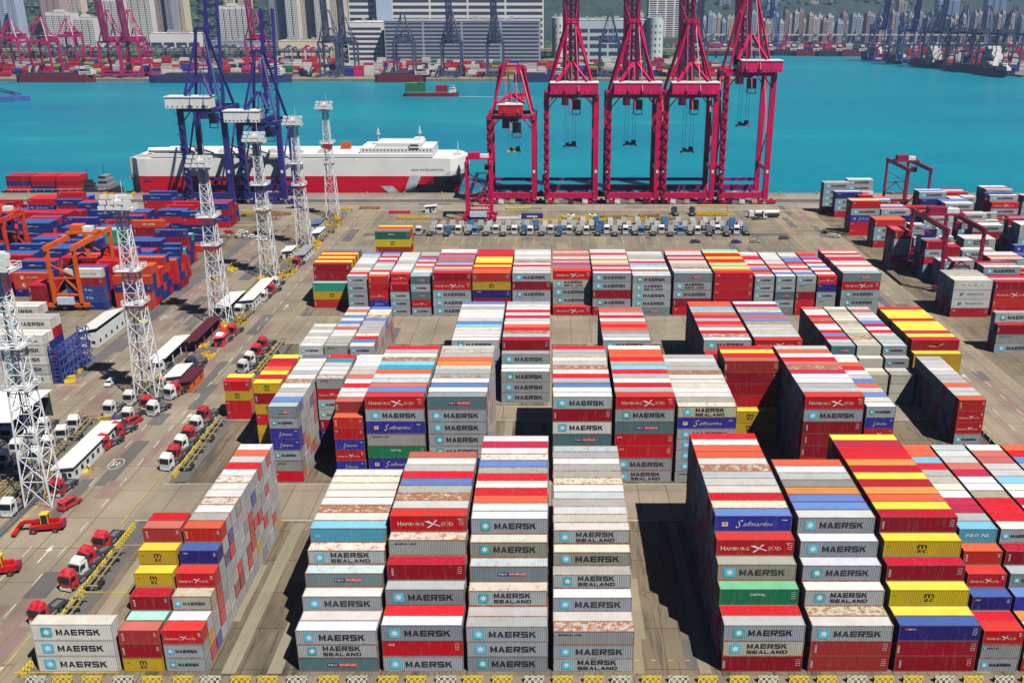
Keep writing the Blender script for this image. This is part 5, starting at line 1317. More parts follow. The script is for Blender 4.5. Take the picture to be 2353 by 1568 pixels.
# ---------------------------------------------------------------- checkered kerb barriers
CK = {}
def barrier_mesh(c):
    if c in CK: return CK[c]
    m, t, bb = newmat('checker_' + c); ch = nd(t, 'ShaderNodeTexChecker'); ch.inputs['Scale'].default_value = 2.3
    tc = nd(t, 'ShaderNodeTexCoord'); t.links.new(tc.outputs['Object'], ch.inputs['Vector'])
    col = {'yellow': (.72,.52,.06), 'white': (.62,.60,.46)}[c]
    ch.inputs['Color1'].default_value = (*col, 1); ch.inputs['Color2'].default_value = (.05,.045,.03,1) if c == 'white' else (.20,.15,.03,1)
    t.links.new(mix(t, ramp(t, .45, .7, noise(t, 1.3, 4)).outputs[0], ch.outputs[0], tuple(x*.75 for x in col)), bb.inputs['Base Color']); bb.inputs['Roughness'].default_value = .75
    b = MB(); b.prism([(-.42, 0), (.42, 0), (.36, .25), (.2, .9), (-.2, .9), (-.36, .25)], 'x', -1.5, 1.5)
    b.box(-1.2, -.8, -.06, .06, .9, .98); b.box(.8, 1.2, -.06, .06, .9, .98)
    CK[c] = b.mesh('barrier_block', m); return CK[c]
k = 0; x = -77.6; BARS = []
while x < 108:
    c = 'white' if (k * 7 + 3) % 11 < 4 else 'yellow'; BARS.append((x, 117.3, 0, c)); x += 4.05 + (k * 31 % 7) * .12; k += 1
n_front = len(BARS)
for j, y in enumerate(np.arange(119.5, 130, 3.5)): BARS.append((-80.3 + j*.3*0, y, R(84), 'yellow'))
for j, y in enumerate(np.arange(134, 163, 2.9)): BARS.append((-81.2, y, R(90), 'yellow'))
for j, y in enumerate(np.arange(183, 210, 3.0)): BARS.append((-81.0, y, R(90), 'yellow'))
for j, y in enumerate(np.arange(236, 264, 3.2)): BARS.append((-80.9, y, R(90), 'yellow'))
for j, y in enumerate(np.arange(170, 206, 3.4)): BARS.append((101.6, y, R(90), 'white'))
cnt = {}
for i, (x, y, a, c) in enumerate(BARS):
    o = link('kerb_barrier', barrier_mesh(c)); o.location = (x, y, 0); o.rotation_euler.z = a
    if i < n_front: w = 'front kerb of the yard'; q = 'from the left'
    elif x > 0: w = 'right kerb road edge'; q = 'from the camera'
    elif y < 132: w = 'left corner of the front kerb'; q = 'from the camera'
    elif y < 165: w = 'kerb beside the near red tractors'; q = 'from the camera'
    elif y < 215: w = 'kerb beside the middle tractors'; q = 'from the camera'
    else: w = 'kerb beside the far tractors'; q = 'from the camera'
    cnt[w] = cnt.get(w, 0) + 1
    tag(o, '%s checkered barrier on the %s, %s %s' % (c, w, ORD[cnt[w]], q), 'barrier', 'checkered kerb barriers')
# ---------------------------------------------------------------- gear stored on the apron behind the tractors
def gear(name, label, cat, x, y, fn, rz=0):
    t = thing(name, label, cat, (x, y, 0), R(rz)); fn(t); return t
def yframe(L, mat):
    def f(t):
        b = MB()
        for yy in (-1.2, 1.2): b.box(-L/2, L/2, yy - .2, yy + .2, .3, .9)
        for k in range(int(L / 2) + 1): b.box(-L/2 + k*2 - .12, -L/2 + k*2 + .12, -1.2, 1.2, .35, .8)
        b.build('frame', mat, t)
        for s_ in (-1, 1): b = MB(); b.box(s_*L/2 - .3, s_*L/2 + .3, -1.3, 1.3, 0, 1.3); b.build('end_beam', mat, t)
    return f
YO = paint('spreader_yellow', (.70,.40,.02), .6, var=.3, scale=1)
for i, (x, y, L, m_, l) in enumerate([(-64, 433, 13, YO, 'long yellow spreader frame left of the narrow red crane'), (-20, 432.5, 11, SHW, 'white frame right beside the narrow red crane'), (12.5, 434.5, 15, YO, 'long yellow spreader frame with white drums behind the tractor rows'), (29, 435, 12, paint('rust_frame', (.35,.16,.03), .8, var=.4), 'rust brown frame pile right of the yellow frames'), (45.5, 437.5, 9, paint('rust_frame', (.35,.16,.03), .8, var=.4), 'second rust brown frame pile further right'),
        (-28+12, 455, 11, paint('pale_yellow', (.6,.6,.1), .6), 'pale yellow beam on the quay road beside the narrow crane'), (-72, 445, 9, C_RED, 'red frame on the apron behind the roadside'), (-88, 455, 9, paint('rust_frame', (.35,.16,.03), .8, var=.4), 'rusty frame left of the red frame'), (-100, 452, 8, YO, 'yellow-brown frame near the farthest light mast'),
        (-140, 446, 12, YO, 'yellow-brown frame pile left of the fifth light mast'), (-152, 437, 14, paint('rust_frame', (.35,.16,.03), .8, var=.4), 'rusty frame pile behind the car park'), (-128, 441, 10, paint('rust_frame', (.35,.16,.03), .8, var=.4), 'rusty frame just right of the yellow-brown pile'), (-190, 445, 16, YO, 'yellow frame behind the blue stacks'), (-215, 449, 14, YO, 'yellow frame far left behind the blue stacks'), (-2, 428, 12, YO, 'yellow frame just behind the middle tractor row, left one'), (20, 429, 12, YO, 'yellow frame just behind the middle tractor row, middle one'), (38, 430, 11, YO, 'yellow frame just behind the middle tractor row, right one'), (-48, 428, 12, paint('rust_frame', (.35,.16,.03), .8, var=.4), 'rusty frame left of the narrow crane near the tractors'), (54, 431, 10, paint('rust_frame', (.35,.16,.03), .8, var=.4), 'rusty frame right of the yellow frames near the tractors')]):
    gear('steel_frame', l, 'steel frame', x, y, yframe(L, m_), (i * 5) % 7)
def portal(t):
    for x in (-7.5, 7.5):
        b = MB(); b.box(x - .25, x + .25, -1.5, 1.5, 0, .5); b.beam((x, 0, .5), (x, 0, 4.6), .5); b.build('post', YO, t)
    b = MB(); b.beam((-7.5, 0, 4.6), (7.5, 0, 4.6), .6, .7); b.box(-7.4, 7.4, -1, -.6, .3, 1.9); b.build('beam', YO, t)
gear('lifting_frame', 'orange-yellow portal frame standing on the apron right of the dark tractors', 'steel frame', 75, 440, portal)
for i, (x, y) in enumerate([(9, 436.5), (19, 436.8)]):
    def drum(t):
        b = MB(); b.tube((0, 0, 0), (0, 0, 1.2), 1.9, 16); b.build('drum', SHW, t); b = MB(); b.tube((0, 0, 1.2), (0, 0, 1.6), .7, 10); b.build('hub', DARK, t)
    gear('cable_drum', 'white cable drum behind the long yellow frame, %s one' % ('left', 'right')[i], 'cable drum', x, y, drum)
def drumtruck(t):
    b = MB(); b.box(-7, 5, -1.2, 1.2, .8, 1.3); b.build('chassis', DARK, t)
    b = MB(); b.box(5.1, 7.4, -1.2, 1.2, .6, 3.1); c = b.build('cab', SHW, t); q = MB(); q.box(7.41, 7.45, -1, 1, 1.8, 2.8); q.build('windscreen', M_GL, c)
    b = MB(); b.tube((-6.6, 0, 2.4), (4.6, 0, 2.4), 1.15, 14); b.build('tank', paint('tank_cream', (.6,.58,.48), .4), t)
    for x in (-5.5, -4.3, 1, 6.2):
        for s_ in (-1, 1): q = MB(); q.tube((x, s_*1.2, .5), (x, s_*.8, .5), .5, 10); q.build('wheel', RUBBER, t)
gear('tank_truck', 'cream tank truck with white cab at the right of the truck park', 'truck', 99, 436, drumtruck, 182)
for i, (x, y, k_) in enumerate([(-22, 437.5, 'u'), (-12.5, 437.8, 'b'), (-145, 381, 'o')]):
    pass
def gen(t):
    b = MB(); b.box(-5, 5, -1.2, 1.2, .0, 2.3); b.build('body', NAVYP, t); b = MB(); b.box(-2.5, 2.5, -1.25, -1.21, .8, 1.5); b.build('panel', WHITE, t)
gear('generator', 'navy generator box right of the white frame by the narrow crane', 'generator', -9, 434, gen)
# small yellow and orange bollard stores along the quay edge
b0 = MB(); b0.tube((0, 0, 0), (0, 0, .9), .45, 10, .3); b0.tube((0, 0, .9), (0, 0, 1.1), .6, 10); bm0 = b0.mesh('bollard', YO)
for i in range(34):
    x = -330 + i * 19.5
    o = link('bollard', bm0); o.location = (x, 490.8, 0); tag(o, 'short yellow mooring bollard at the quay edge, %s from the left' % ORD[i + 1], 'bollard', 'mooring bollards')
for i in range(11):
    x = -252 + i * 8.5 + (i % 3) * 2
    t = thing('fender_pile', 'orange-yellow gear pile on the quay edge beside the ship, %s from the left' % ORD[i + 1], 'gear pile', (x, 488 - (i % 2) * 2, 0), i * .4, 'gear piles on the quay edge')
    b = MB(); b.box(-2, 2, -.8, .8, 0, .8); b.box(-1.2, .9, -.6, .6, .8, 1.5); b.build('crate', YO, t); b = MB(); b.tube((1.4, 0, 0), (1.4, 0, 1.7), .5, 8); b.build('drum', C_ORG, t)
# scattered rigging along the median: piles of lashing gear
for i, (x, y) in enumerate([(-104, 176), (-101.8, 184.5), (-106.2, 189), (-108, 210), (-99.5, 229), (-99, 281), (-98, 284.5), (-99.6, 333), (-97.6, 338), (-96.8, 343.5), (-98, 349), (-96.5, 378), (-97, 385.5), (-98.6, 389), (-96, 420), (-97, 426), (-98.6, 432), (-120, 345), (-121, 352), (-122, 333), (-128, 306), (-129, 236), (-130, 243), (-129.5, 286)] + [(-105.5 + (q*37 % 80)/10., 237 + q*8.7) for q in range(24)]):
    t = thing('lashing_gear_pile', 'yellow-brown pile of lashing gear in the median, %s from the camera' % ORD[i + 1] if i < 17 else 'brown lashing gear in the %s, %s pile' % ('median' if x > -110 else 'left road edge', ORD[i + 1]), 'gear pile', (x, y, 0), i * .7, 'piles of lashing gear')
    b = MB()
    rr = random.Random(i)
    for k in range(9):
        a = rr.uniform(0, 6.3); px, py = rr.uniform(-1.3, 1.3), rr.uniform(-1.6, 1.6); b.beam((px, py, rr.uniform(.1, .9)), (px + 1.4*math.cos(a), py + 1.4*math.sin(a), rr.uniform(.1, 1.4)), .14)
    b.build('lashing_bars', paint('gear_brown', (.25,.16,.06), .8, var=.4, scale=2), t)
    b = MB(); b.box(-1.4, 1.4, -1.5, 1.5, .02, .3); b.box(-1.4, -1.2, -1.5, 1.5, .3, 1.1); b.box(1.2, 1.4, -1.5, 1.5, .3, 1.1); b.build('bin', YEL if i % 2 else YO, t)
# loose stack pieces
# ---------------------------------------------------------------- far shore
def landpoly(name, pts, z0, z1, mat):
    b = MB(); b.prism(pts, 'z', z0, z1); o = b.build(name, mat); o['kind'] = 'structure'; return o
FQ = 1222.
landpoly('far_shore', [(-4000, FQ), (232, FQ), (215, 1500), (207, 1815), (565, 1750), (556, 1530), (612, 1283), (900, 1180), (6000, 900), (6000, 9000), (-4000, 9000)], -9, -.6, G_BASE)
sheet('far_quay', G_TAN, [(-3000, 231, FQ + .5, FQ + 30)], -.5)
# hills: bumpy wooded terrain
def hills():
    b = MB(); nx, ny = 130, 40; X0_, X1_, Y0_, Y1_ = -3600, 5200, 1750, 6500
    from mathutils import noise as mn
    def hgt(x, y):
        r1 = (y - (1950 if x < 150 else 1950 + min(1, (x - 150) / 250) * 900)) / 900; base = max(0, min(1, r1)); h = base * (150 + 130 * mn.noise(Vector((x/700, y/900, 3)))) + 60 * base * mn.noise(Vector((x/160, y/200, 1)))
        mid = max(0, 1 - abs(x - 900) / 900) * .6
        h *= (1 - mid * (1 if y < 3300 else 0)); far_ = max(0, (y - 3600) / 1500); h += far_ * (260 + 90 * mn.noise(Vector((x/900, 0, 7))))
        return max(-.55, h + 6 * mn.noise(Vector((x/40, y/40, 0))) * base) + .1
    vs = [(X0_ + (X1_-X0_)*i/nx, Y0_ + (Y1_-Y0_)*(j/ny)**1.4, 0) for j in range(ny+1) for i in range(nx+1)]
    vs = [(x, y, hgt(x, y)) for x, y, _ in vs]
    b.add(vs, [(j*(nx+1)+i, j*(nx+1)+i+1, (j+1)*(nx+1)+i+1, (j+1)*(nx+1)+i) for j in range(ny) for i in range(nx)])
    m, t, bb = newmat('wooded_hill'); pos = nd(t, 'ShaderNodeNewGeometry').outputs['Position']
    c = mix(t, ramp(t, .35, .65, noise(t, .03, 6, .7, pos)).outputs[0], (.010,.035,.035), (.04,.08,.05)); c = mix(t, ramp(t, .66, .72, noise(t, .006, 4, .6, pos)).outputs[0], c, (.22,.19,.13))
    t.links.new(c, bb.inputs['Base Color']); bb.inputs['Roughness'].default_value = .9
    bp = nd(t, 'ShaderNodeBump'); bp.inputs['Strength'].default_value = 1; bp.inputs['Distance'].default_value = 14; t.links.new(noise(t, .06, 5, .7, pos), bp.inputs['Height']); t.links.new(bp.outputs[0], bb.inputs['Normal'])
    b.build('hills', m)['kind'] = 'structure'; return m, hgt
HM_, hgt = hills()
# woods on the flat behind the quay: many small crowns as one mass
def woods(x0, x1, y0, y1, n, seed, zoff=0, s=(6, 14)):
    rr = random.Random(seed); b = MB(); 
    for k in range(n):
        x, y, r_ = rr.uniform(x0, x1), rr.uniform(y0, y1), rr.uniform(*s); z = max(hgt(x, y), -.5) + r_ * .4; q = []
        ph = rr.uniform(0, 6)
        for lat, rad in ((-.5, .75), (.1, 1.), (.65, .65)):
            for i in range(7):
                a = ph + 2*math.pi*i/7 + lat; j = rr.uniform(.75, 1.2); q.append((x + r_*rad*j*math.cos(a), y + r_*rad*j*math.sin(a), z + r_*lat*rr.uniform(.8, 1.1)))
        q.append((x, y, z + r_)); f = []
        for l in range(2): f += [(l*7+i, l*7+(i+1) % 7, (l+1)*7+(i+1) % 7, (l+1)*7+i) for i in range(7)]
        f += [(14+i, 14+(i+1) % 7, 21) for i in range(7)]
        g_ = rr.uniform(.6, 1.5); b.cm = (.035*g_, .075*g_, .025*g_); b.add(q, f)
    return b
WD = MB()
for a in ((-900, 200, 1620, 1760, 500, 1), (-1500, -200, 1850, 2500, 900, 2), (300, 2600, 2950, 3500, 500, 6), (-700, 200, 1840, 1900, 200, 5)):
    w_ = woods(*a); o_ = len(WD.v); WD.v += w_.v; WD.f += [tuple(o_ + i for i in f) for f in w_.f]; WD.mi += w_.mi; WD.c += w_.c
o = WD.build('woodland', M_AP); tag(o, 'dark green far woodland on the hills behind the towers', 'woodland', None, 'stuff')
# ---- buildings
WINM = paint('far_window', (.05,.06,.09), .3); 
def bmat(c): return paint('wall_%02d%02d%02d' % tuple(int(x*99) for x in c), c, .7, var=.08, scale=.02)
GRP = 'towers on the far shore'
def tower(label, u0, u1, Y, ztop, col, depth=30, style='grid', z0=None, name='apartment_tower', cat='apartment tower', fl=3.4, group=GRP, bays=None):
    x0 = XAT(u0, Y, 20); x1 = XAT(u1, Y, 20); w = x1 - x0; z0 = max(-.6, hgt((x0+x1)/2, Y + depth/2) - 4) if z0 is None else z0
    t = thing(name, label, cat, (x0, Y, z0), 0, group); H = ztop - z0
    n = bays or max(2, int(w / 11)); bw = w / n; b = MB()
    if style == 'grid':
        b.box(0, w, 2, depth, 0, H)
        for i in range(n): b.box(i*bw + bw*.12, i*bw + bw*.88, 0, 2, 0, H - (i % 3) * 1.5)
        b.box(w*.3, w*.6, depth*.3, depth*.7, H, H + 5)
    elif style == 'round':
        b.tube((w/2, w/2, 0), (w/2, w/2, H), w/2, 24)
    else: b.box(0, w, 0, depth, 0, H)
    wl_ = b.build('wall', bmat(col), t)
    q = MB(); nf = int(H / fl); yo = -.12
    if style == 'grid':
        for i in range(n):
            for f in range(1, nf):
                z = f * fl
                if z > H - 5: break
                for a in (.2, .45, .7): q.box(i*bw + bw*a, i*bw + bw*(a + .13), -.15, -.01, z, z + 1.9)
                q.box(i*bw - bw*.10, i*bw + bw*.10, 1.85, 1.98, z, z + 2.2)
            for f in range(1, nf, 1):
                z = f * fl; 
                if z > H - 5: break
    elif style == 'bands':
        for f in range(nf):
            z = f * fl + 1.2
            if z + 2 > H: break
            m_ = 1 if w < 60 else 4
            for k in range(m_): q.box(w*k/m_ + 1.5, w*(k+1)/m_ - 1.5, -.2, -.02, z, z + fl * .5)
    elif style == 'round':
        for f in range(1, int(H / 9)):
            for a in (-120, -90, -60): c_, s_ = math.cos(R(a)), math.sin(R(a)); cx_, cy_ = w/2 + c_*(w/2 + .05), w/2 + s_*(w/2 + .05); q.box(cx_ - 1, cx_ + 1, cy_ - .3, cy_ + .3, f*9, f*9 + 2.5)
    if q.v: o = q.build('window', WINM, wl_); o['kind'] = 'stuff'
    rp = random.Random(int(u0)); q = MB()
    for k_ in range(3 if w < 60 else 16): xx, yy, a_ = rp.uniform(.1, .8) * w, rp.uniform(.2, .7) * depth, rp.uniform(.04, .14) * min(w, 60); q.box(xx, xx + a_, yy, yy + a_ * .7, H + .81, H + rp.uniform(2.5, 6))
    q.build('roof_plant', bmat((.45, .45, .45)), t)
    b = MB(); b.box(-.3, w + .3, (-.3 if style != 'round' else w*.2), depth + .3 if style != 'round' else w*.8, H, H + .8) if style != 'grid' else b.box(-.3, w + .3, 1.7, depth + .3, H + .001, H + .8); b.build('roof', bmat(tuple(c*.8 for c in col)), t)
    return t
CR, PK, WT, BG, GY, LB = (.78,.66,.48), (.58,.40,.36), (.82,.80,.74), (.26,.36,.58), (.36,.38,.46), (.50,.60,.76)
tl = [(8, 24, 1900, 150, LB, 'pale blue tower at the left edge of the picture'), (28, 50, 1850, 130, LB, 'second pale blue tower from the left edge'),
 (102, 150, 2050, 175, PK, 'pinkish tower rising from the wooded hill at left'), (152, 196, 2300, 190, CR, 'cream tower behind the pinkish one on the hill'),
 (112, 172, 1800, 68, WT, 'low white ribbed block under the pinkish tower'), (176, 222, 1790, 60, WT, 'low white ribbed block right of the first low one'), (236, 292, 1880, 92, WT, 'white ribbed block behind the paired magenta cranes'), (296, 356, 1900, 118, WT, 'tall white block with many windows, left of the cream towers'),
 (366, 384, 1800, 140, PK, 'narrow pinkish brown tower left of the white low shed'), (388, 404, 1790, 140, GY, 'narrow grey tower beside the pinkish brown one'), (408, 432, 1850, 140, CR, 'cream tower right of the narrow grey one'),
 (442, 470, 2500, 190, CR, 'distant cream tower between the blue crane booms'), (505, 575, 1850, 78, WT, 'broad white block in the valley behind the blue cranes'), (520, 545, 2300, 180, CR, 'distant cream tower above the broad white block'), (552, 578, 2300, 180, CR, 'second distant cream tower above the broad white block'),
 (622, 656, 1900, 160, GY, 'grey tower first in the tight group at centre left'), (660, 690, 1880, 160, WT, 'white tower second in the tight group'), (694, 722, 1900, 160, CR, 'cream tower third in the tight group'), (726, 758, 1880, 160, WT, 'white tower fourth in the tight group'), (762, 796, 1900, 160, CR, 'cream tower last in the tight group, next to the striped warehouse')]
for u0, u1, Y, zt_, c, l in tl: tower(l, u0, u1, Y, zt_, c)
# warehouses at centre
tower('huge striped white and violet warehouse behind the far quay', 905, 1248, 1650, 135, WT, 90, 'bands', -.6, 'warehouse', 'warehouse', 9.5, None)
tower('striped warehouse wing with folded facade, left of the huge one', 806, 868, 1660, 130, WT, 80, 'bands', -.6, 'warehouse', 'warehouse', 9.5, None)
tower('plain pale lift tower between the striped wings', 869, 904, 1645, 140, LB, 60, 'plain', -.6, 'warehouse', 'lift tower', 9, None)
tower('lower grey-violet warehouse with fine stripes in front of the huge one', 885, 1240, 1440, 62, GY, 120, 'bands', -.6, 'warehouse', 'warehouse', 5.2, None)
tower('white ramp building with dark floors left of the lower warehouse', 800, 880, 1460, 60, WT, 80, 'bands', -.6, 'warehouse', 'warehouse', 7, None)
tower('white drum-shaped ramp tower left of the logistics centre', 1268, 1306, 1480, 66, WT, 60, 'round', -.6, 'ramp_tower', 'ramp tower', 9, None)
tower('white drum-shaped ramp tower right of the logistics centre with small sign', 1486, 1524, 1480, 66, (.6,.68,.68), 60, 'round', -.6, 'ramp_tower', 'ramp tower', 9, None)
tower('pale blue logistics centre between the two white ramp towers', 1308, 1484, 1500, 62, (.50,.60,.62), 110, 'bands', -.6, 'warehouse', 'warehouse', 11, None)
tower('grey ribbed block above the logistics centre', 1488, 1566, 1950, 118, WT, 40, 'bands', 20, 'office_block', 'office block', 4, None)
tower('low white hangar with a line of windows behind the highway at left', 345, 460, 1700, 36, WT, 40, 'bands', -.6, 'hangar', 'hangar', 14, None)
tower('low grey hangar behind the magenta crane pair', 462, 620, 1720, 22, GY, 40, 'bands', -.6, 'hangar', 'hangar', 12, None)
tower('low cream block right of the tight tower group', 640, 760, 1600, 28, CR, 40, 'bands', -.6, 'hangar', 'hangar', 10, None)
rr = random.Random(5)
HTOP = lambda v, Y: ZAT(v, Y)
k = 0
for u in range(1592, 1990, 11):
    Y = (2170, 2330, 2500)[k % 3] + rr.uniform(-30, 30); k += 1
    tower('%s block in the low far row right of the red cranes, %s from the left' % (rr.choice(['white', 'pale']), ORD[k]), u, u + rr.choice([9, 10, 13]), Y, HTOP(rr.uniform(32, 58) - (k % 3) * 7, Y), rr.choice([WT, CR, LB, WT, PK]), 25, 'grid', -.6, bays=3)
k = 0
for u in range(1992, 2352, 9):
    Y = (2170, 2350, 2560)[k % 3] + rr.uniform(-30, 30); k += 1
    tower('%s slab in the far right-hand row above the harbour, %s from the left' % (rr.choice(['pale', 'blue-grey']), ORD[k]), u, u + rr.choice([7, 8, 11]), Y, HTOP(rr.uniform(34, 54) - (k % 3) * 8, Y), rr.choice([WT, LB, LB, CR, BG]), 25, 'grid', -.6, bays=2)
k = 0
for u, w_, c in ((1580, 30, WT), (1650, 26, GY), (1850, 34, PK), (1905, 26, CR), (2060, 20, PK), (2150, 50, BG), (2215, 40, BG), (2262, 44, BG), (2310, 36, BG), (1760, 24, LB)):
    k += 1; Y = rr.uniform(3100, 3500); tower('hazy high-rise far behind on the right, %s from the left' % ORD[k], u, u + w_, Y, HTOP(rr.uniform(-12, 6), Y), c, 30, 'grid', 40, bays=3)
k = 0
for u, w_ in ((56, 24), (84, 14), (200, 30), (1270, 26), (1310, 30), (1352, 40), (1404, 34), (1450, 28)):
    k += 1; Y = rr.uniform(2500, 2900); tower('hazy block on the hillside behind the first towers, %s from the left' % ORD[k], u, u + w_, Y, HTOP(rr.uniform(22, 50), Y), rr.choice([WT, LB, CR]), 30, 'grid', bays=3)
# highway viaduct
t = thing('highway_viaduct', 'long grey concrete highway viaduct running behind the far container quay', 'viaduct', (0, 1560, -.6))
b = MB(); b.box(-1100, 330, 0, 16, 16, 18.2); b.build('deck', bmat((.42,.40,.38)), t)
b = MB(); b.box(-1100, 330, -.4, 0, 18.2, 19.6); b.build('parapet', bmat((.5,.5,.48)), t)
for i in range(48): b = MB(); x = -1090 + i*30; b.box(x - 1.2, x + 1.2, 5, 11, 0, 16); b.box(x - 2, x + 2, 1, 15, 14.5, 16.0) if False else None; b.build('pier', bmat((.42,.40,.38)), t)
t = thing('highway_viaduct', 'far highway bridge crossing behind the right-hand harbour', 'viaduct', (0, 1990, -.6))
b = MB(); b.box(240, 1500, 0, 16, 22, 24.5); b.build('deck', bmat((.42,.40,.38)), t)
for i in range(30): b = MB(); x = 260 + i*42; b.box(x - 1.5, x + 1.5, 5, 11, 0, 22); b.build('pier', bmat((.42,.40,.38)), t)
# far cranes
MG = (C_MAG, C_MAG, C_MAG, WHITE); SL = (C_SLATE, C_SLATE, C_SLATE, LB and C_SLATE)
def farcrane(u, v_top, label, mats, boom='up', w=22, Y=1236, **kw):
    x = XAT(u, Y); return sts(label, x - w/2, x + w/2, 44, mats, Yl=Y, Ys=Y + 24, apex=72 if v_top > 60 else 84, boom=boom, group='gantry cranes on the far shore', simple=True, boomlen=kw.get('bl', 60), name='quay_crane', hinge=kw.get('hinge'))
def farcrane_f(u, label, mats, boom='up', w=24, bl=62, Y=1232, rot=True, zt=44, apex=80):
    """far cranes face the camera side: boom over the water towards us"""
    x = XAT(u, Y); t = sts(label, -w/2, w/2, zt, mats, Yl=0, Ys=26, apex=apex, boom=boom, group='gantry cranes on the far shore', simple=True, boomlen=bl)
    t.location = (x, Y + 28, -.5); t.rotation_euler.z = math.pi; return t
farcrane_f(100, 'magenta crane with lowered boom at the far left', MG, 'down', bl=58, apex=72)
farcrane_f(258, 'magenta crane with raised boom, left one of the far pair', MG)
farcrane_f(306, 'magenta crane with raised boom, right one of the far pair', MG)
farcrane_f(590, 'magenta crane seen behind the right dark blue crane', MG, Y=1300)
farcrane_f(758, 'dark slate crane left of the centre on the far shore', SL)
farcrane_f(795, 'second dark slate crane close to the first', SL, Y=1290, zt=40, apex=70)
farcrane_f(928, 'slate blue crane with folded head before the lower warehouse', SL, 'down', bl=20, apex=76)
farcrane_f(1037, 'slate blue crane with raised boom before the huge warehouse', SL)
farcrane_f(1137, 'slate blue crane with raised boom right before the warehouse edge', SL, w=20)
farcrane_f(1400, 'dark slate crane seen between the red cranes, left', SL, 'down', bl=18, apex=76)
farcrane_f(1460, 'dark slate crane seen between the red cranes, right', SL, 'down', bl=18, apex=76)
farcrane_f(1600, 'dark slate crane behind the third tall red crane', SL)
farcrane_f(30, 'magenta crane at the very edge, left of the lowered-boom crane', MG, 'down', bl=20, apex=66, Y=1330)
farcrane_f(160, 'magenta crane farther back between the left ones', MG, 'down', bl=20, apex=66, Y=1400)
BLM = (C_BLUE, C_NAVY, C_BLUE, C_BLUE)
farcrane_f(1765, 'blue crane with tilted raised boom at the start of the right harbour arm', BLM, Y=1830, zt=60, apex=120, bl=80, w=34)
for i, (u, Y, m_) in enumerate(((2022, 1580, BLM), (2090, 1500, BLM), (2150, 1440, SL), (2210, 1400, SL), (2262, 1370, SL), (2320, 1345, SL))):
    farcrane_f(u, '%s crane on the right harbour arm, %s from the left' % ('blue' if m_ is BLM else 'slate', ORD[i + 1]), m_, 'up' if i < 3 else 'down', Y=Y, zt=48, apex=84, bl=60, w=24)
# harbour yard cranes (small straddling frames) behind the far quay
k = 0
for u in list(range(110, 820, 42)) + list(range(1600, 2340, 34)):
    Y = (1470 + 90 * (u % 2)) if u < 1000 else (1900 if u < 2000 else 1560 + 110 * (u % 2)); x = XAT(u, Y); k += 1
    rtg('%s yard crane on the far shore, %s from the left' % ('magenta' if k % 3 == 0 else 'slate', ORD[k]), x, x + 12, Y, Y + 25, 24, C_MAG if k % 3 == 0 else C_SLATE, C_SLATE, group='yard cranes on the far shore')
# far container piles join the one mass of far containers
FP = MB()
rr = random.Random(11)
def fpile(x, y, n, pal='MWRrHoybgsPkw'):
    for q in range(n):
        k_ = rr.choice(pal); sc, rc, *_ = KIND[k_]; z = -.5 + q * 2.6
        FP.m = 0; FP.cm = (*sc, .1); vs = [(x,y,z),(x+12.2,y,z),(x+12.2,y+2.44,z),(x,y+2.44,z),(x,y,z+2.55),(x+12.2,y,z+2.55),(x+12.2,y+2.44,z+2.55),(x,y+2.44,z+2.55)]
        FP.add(vs, [(0,1,5,4),(1,2,6,5),(2,3,7,6),(3,0,4,7)]); FP.cm = (*rc, .1); FP.add(vs[4:], [(0,1,2,3)])
x = -760
while x < 225:
    for row in range(7):
        if rr.random() < .25: continue
        n = rr.choice([2, 3, 4, 5]); pal = rr.choice(['MWk', 'RrHo', 'RrPo', 'bsB', 'MWRr', 'ygG', 'kW', 'pRr'])
        for s_ in range(3): fpile(x, 1262 + row*34 + s_*2.6, max(1, n - (s_ == 0)), pal)
    x += 13
for row in range(5):
    x = 235
    while x < 560:
        if rr.random() < .75:
            for s_ in range(2): fpile(x, 1850 + row*26 + s_*2.6, rr.choice([3, 4, 5]), rr.choice(['MW', 'RrH', 'bsB', 'gRr', 'pRr']))
        x += 13
for row in range(12):
    x = 585 + row*2
    while x < 900:
        if rr.random() < .75:
            for s_ in range(2): fpile(x, 1345 + row*34 + s_*2.6, rr.choice([3, 4, 5, 6]), rr.choice(['Rro', 'RrH', 'bsB', 'gRr', 'RPr', 'MW']))
        x += 13
me = FP.mesh('x', [M_CATT]); me2 = f2.mesh('y', FARM)
# join into the one object
bmj = bmesh.new(); bmj.from_mesh(far_obj.data); bmj.from_mesh(me2); bmj.from_mesh(me); bmj.to_mesh(far_obj.data); bmj.free(); bpy.data.meshes.remove(me); bpy.data.meshes.remove(me2)
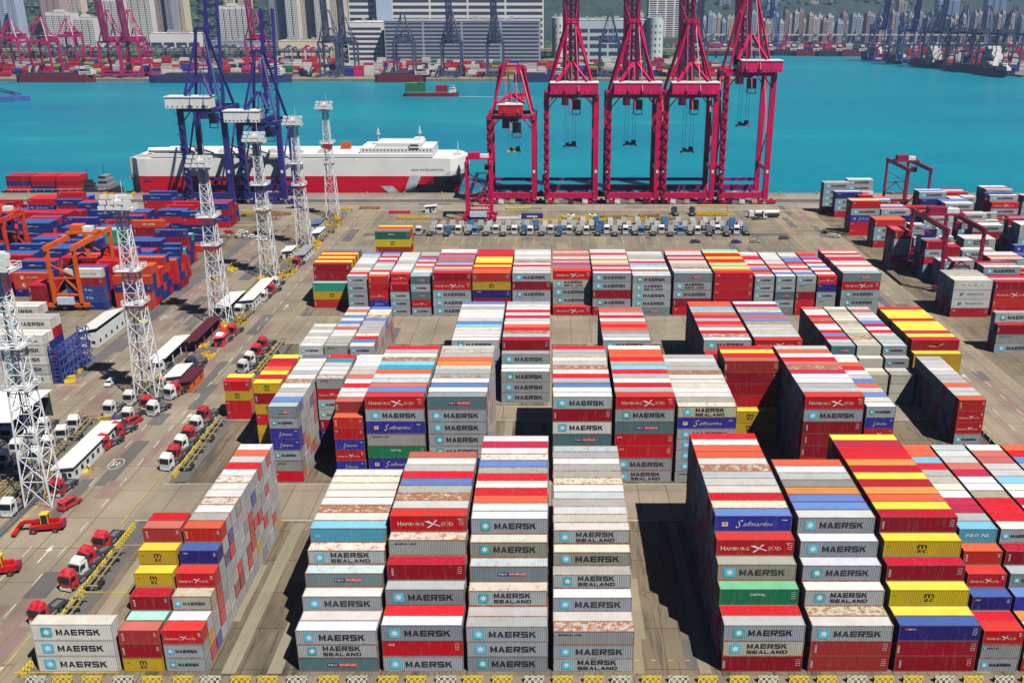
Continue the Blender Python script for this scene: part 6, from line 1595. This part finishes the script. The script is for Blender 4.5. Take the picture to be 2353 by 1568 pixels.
# ships at the far quays
def ship(label, x, y, L, B, rz, hull, house, hh=18, cargo='', cranes=0):
    t = thing('cargo_ship', label, 'cargo ship', (x, y, -3), rz, 'cargo ships at the far quays'); dz = 9
    hull_mesh(L, B, -.5, dz).build('hull', hull, t)
    hx = L * house; b = MB(); b.box(hx, hx + 16, -B*.42, B*.42, dz + .01, dz + hh*.7); b.box(hx + 2, hx + 13, -B*.38, B*.38, dz + hh*.7, dz + hh); b.box(hx + 3, hx + 9, -B*.5, B*.5, dz + hh, dz + hh + 3); s_ = b.build('superstructure', WHITE, t)
    q = MB()
    for f in range(5): q.box(hx + 1, hx + 15, -B*.42 - .12, -B*.42 - .02, dz + 1.6 + f*2.6, dz + 2.5 + f*2.6)
    q.build('window', M_GL, s_)
    b = MB(); b.box(hx - 7, hx - 2, -3, 3, dz, dz + hh*.8); b.build('funnel', HM if hull is HB else NAVYP, t)
    for i in range(cranes):
        b = MB(); xx = L*.2 + i*L*.22; b.tube((xx, 0, dz), (xx, 0, dz + 18), 1.2, 8); b.beam((xx, 0, dz + 17), (xx + 16, 0, dz + 22), 1.0); b.build('deck_crane', BG and C_SLATE, t)
    b = MB(); b.box(L*.12, hx - 9 if house > .5 else L*.85, -B*.36, B*.36, dz + .01, dz + 2.2); b.build('hatch_cover', DARK, t)
    return t
ship('long dark hulled ship lying along the far quay behind the blue cranes', XAT(348, 1205), 1205, 172, 22, 0, HG, .85, 10)
ship('dark ship with broad white deckhouse on the right harbour arm', 560, 1398, 110, 24, R(-62), HG, .58, 24, cranes=2)
ship('grey ship with white deckhouse behind the broad one on the right arm', 556, 1520, 90, 20, R(-80), HG, .5, 18, cranes=2)
ship('small dark ship at the tip of the right harbour arm', 515, 1640, 80, 16, R(-50), HB, .2, 12, cranes=1)
ship('dark coaster moored at the far quay left of the green-boxed coaster', XAT(862, 1206), 1208, 62, 14, 0, HM, .8, 7)
ship('low dark ship at the far left of the far quay', XAT(40, 1206), 1209, 95, 14, 0, HM, .82, 7)
ship('dark blue ship between the first and second tall red cranes', XAT(1180, 1205), 1210, 60, 14, 0, HG, .8, 8)
k = 0
for u in range(1560, 1990, 52):
    k += 1; Y = 1800 - (u - 1530)*.13; ship('dark barge along the distant harbour front, %s from the left' % ORD[k], XAT(u, Y), Y - 14, 42, 11, rr.uniform(-.1, .1), HB if k % 2 else HM, .75, 7)
k = 0
for x_, y_ in ((588, 1330), (592, 1300), (560, 1470), (548, 1560)):
    k += 1; ship('small lighter outside the right-arm ships, %s from the camera' % ORD[k], x_ - 18, y_, 30, 9, R(-66), HB, .6, 6)
# ---------------------------------------------------------------- air
m = bpy.data.materials.new('haze'); m.use_nodes = True; t_ = m.node_tree; t_.nodes.clear()
ou = t_.nodes.new('ShaderNodeOutputMaterial'); pv = t_.nodes.new('ShaderNodeVolumePrincipled'); pv.inputs['Color'].default_value = (.45, .62, 1, 1); pv.inputs['Density'].default_value = HAZE
pv.inputs['Anisotropy'].default_value = .2
t_.links.new(pv.outputs[0], ou.inputs['Volume'])
b = MB(); b.box(-8900, 8900, -400, 8800, -11, 900); o = b.build('haze', m); o['kind'] = 'stuff'; o['label'] = 'thin bluish haze over the harbour and the far shore'; o['category'] = 'haze'
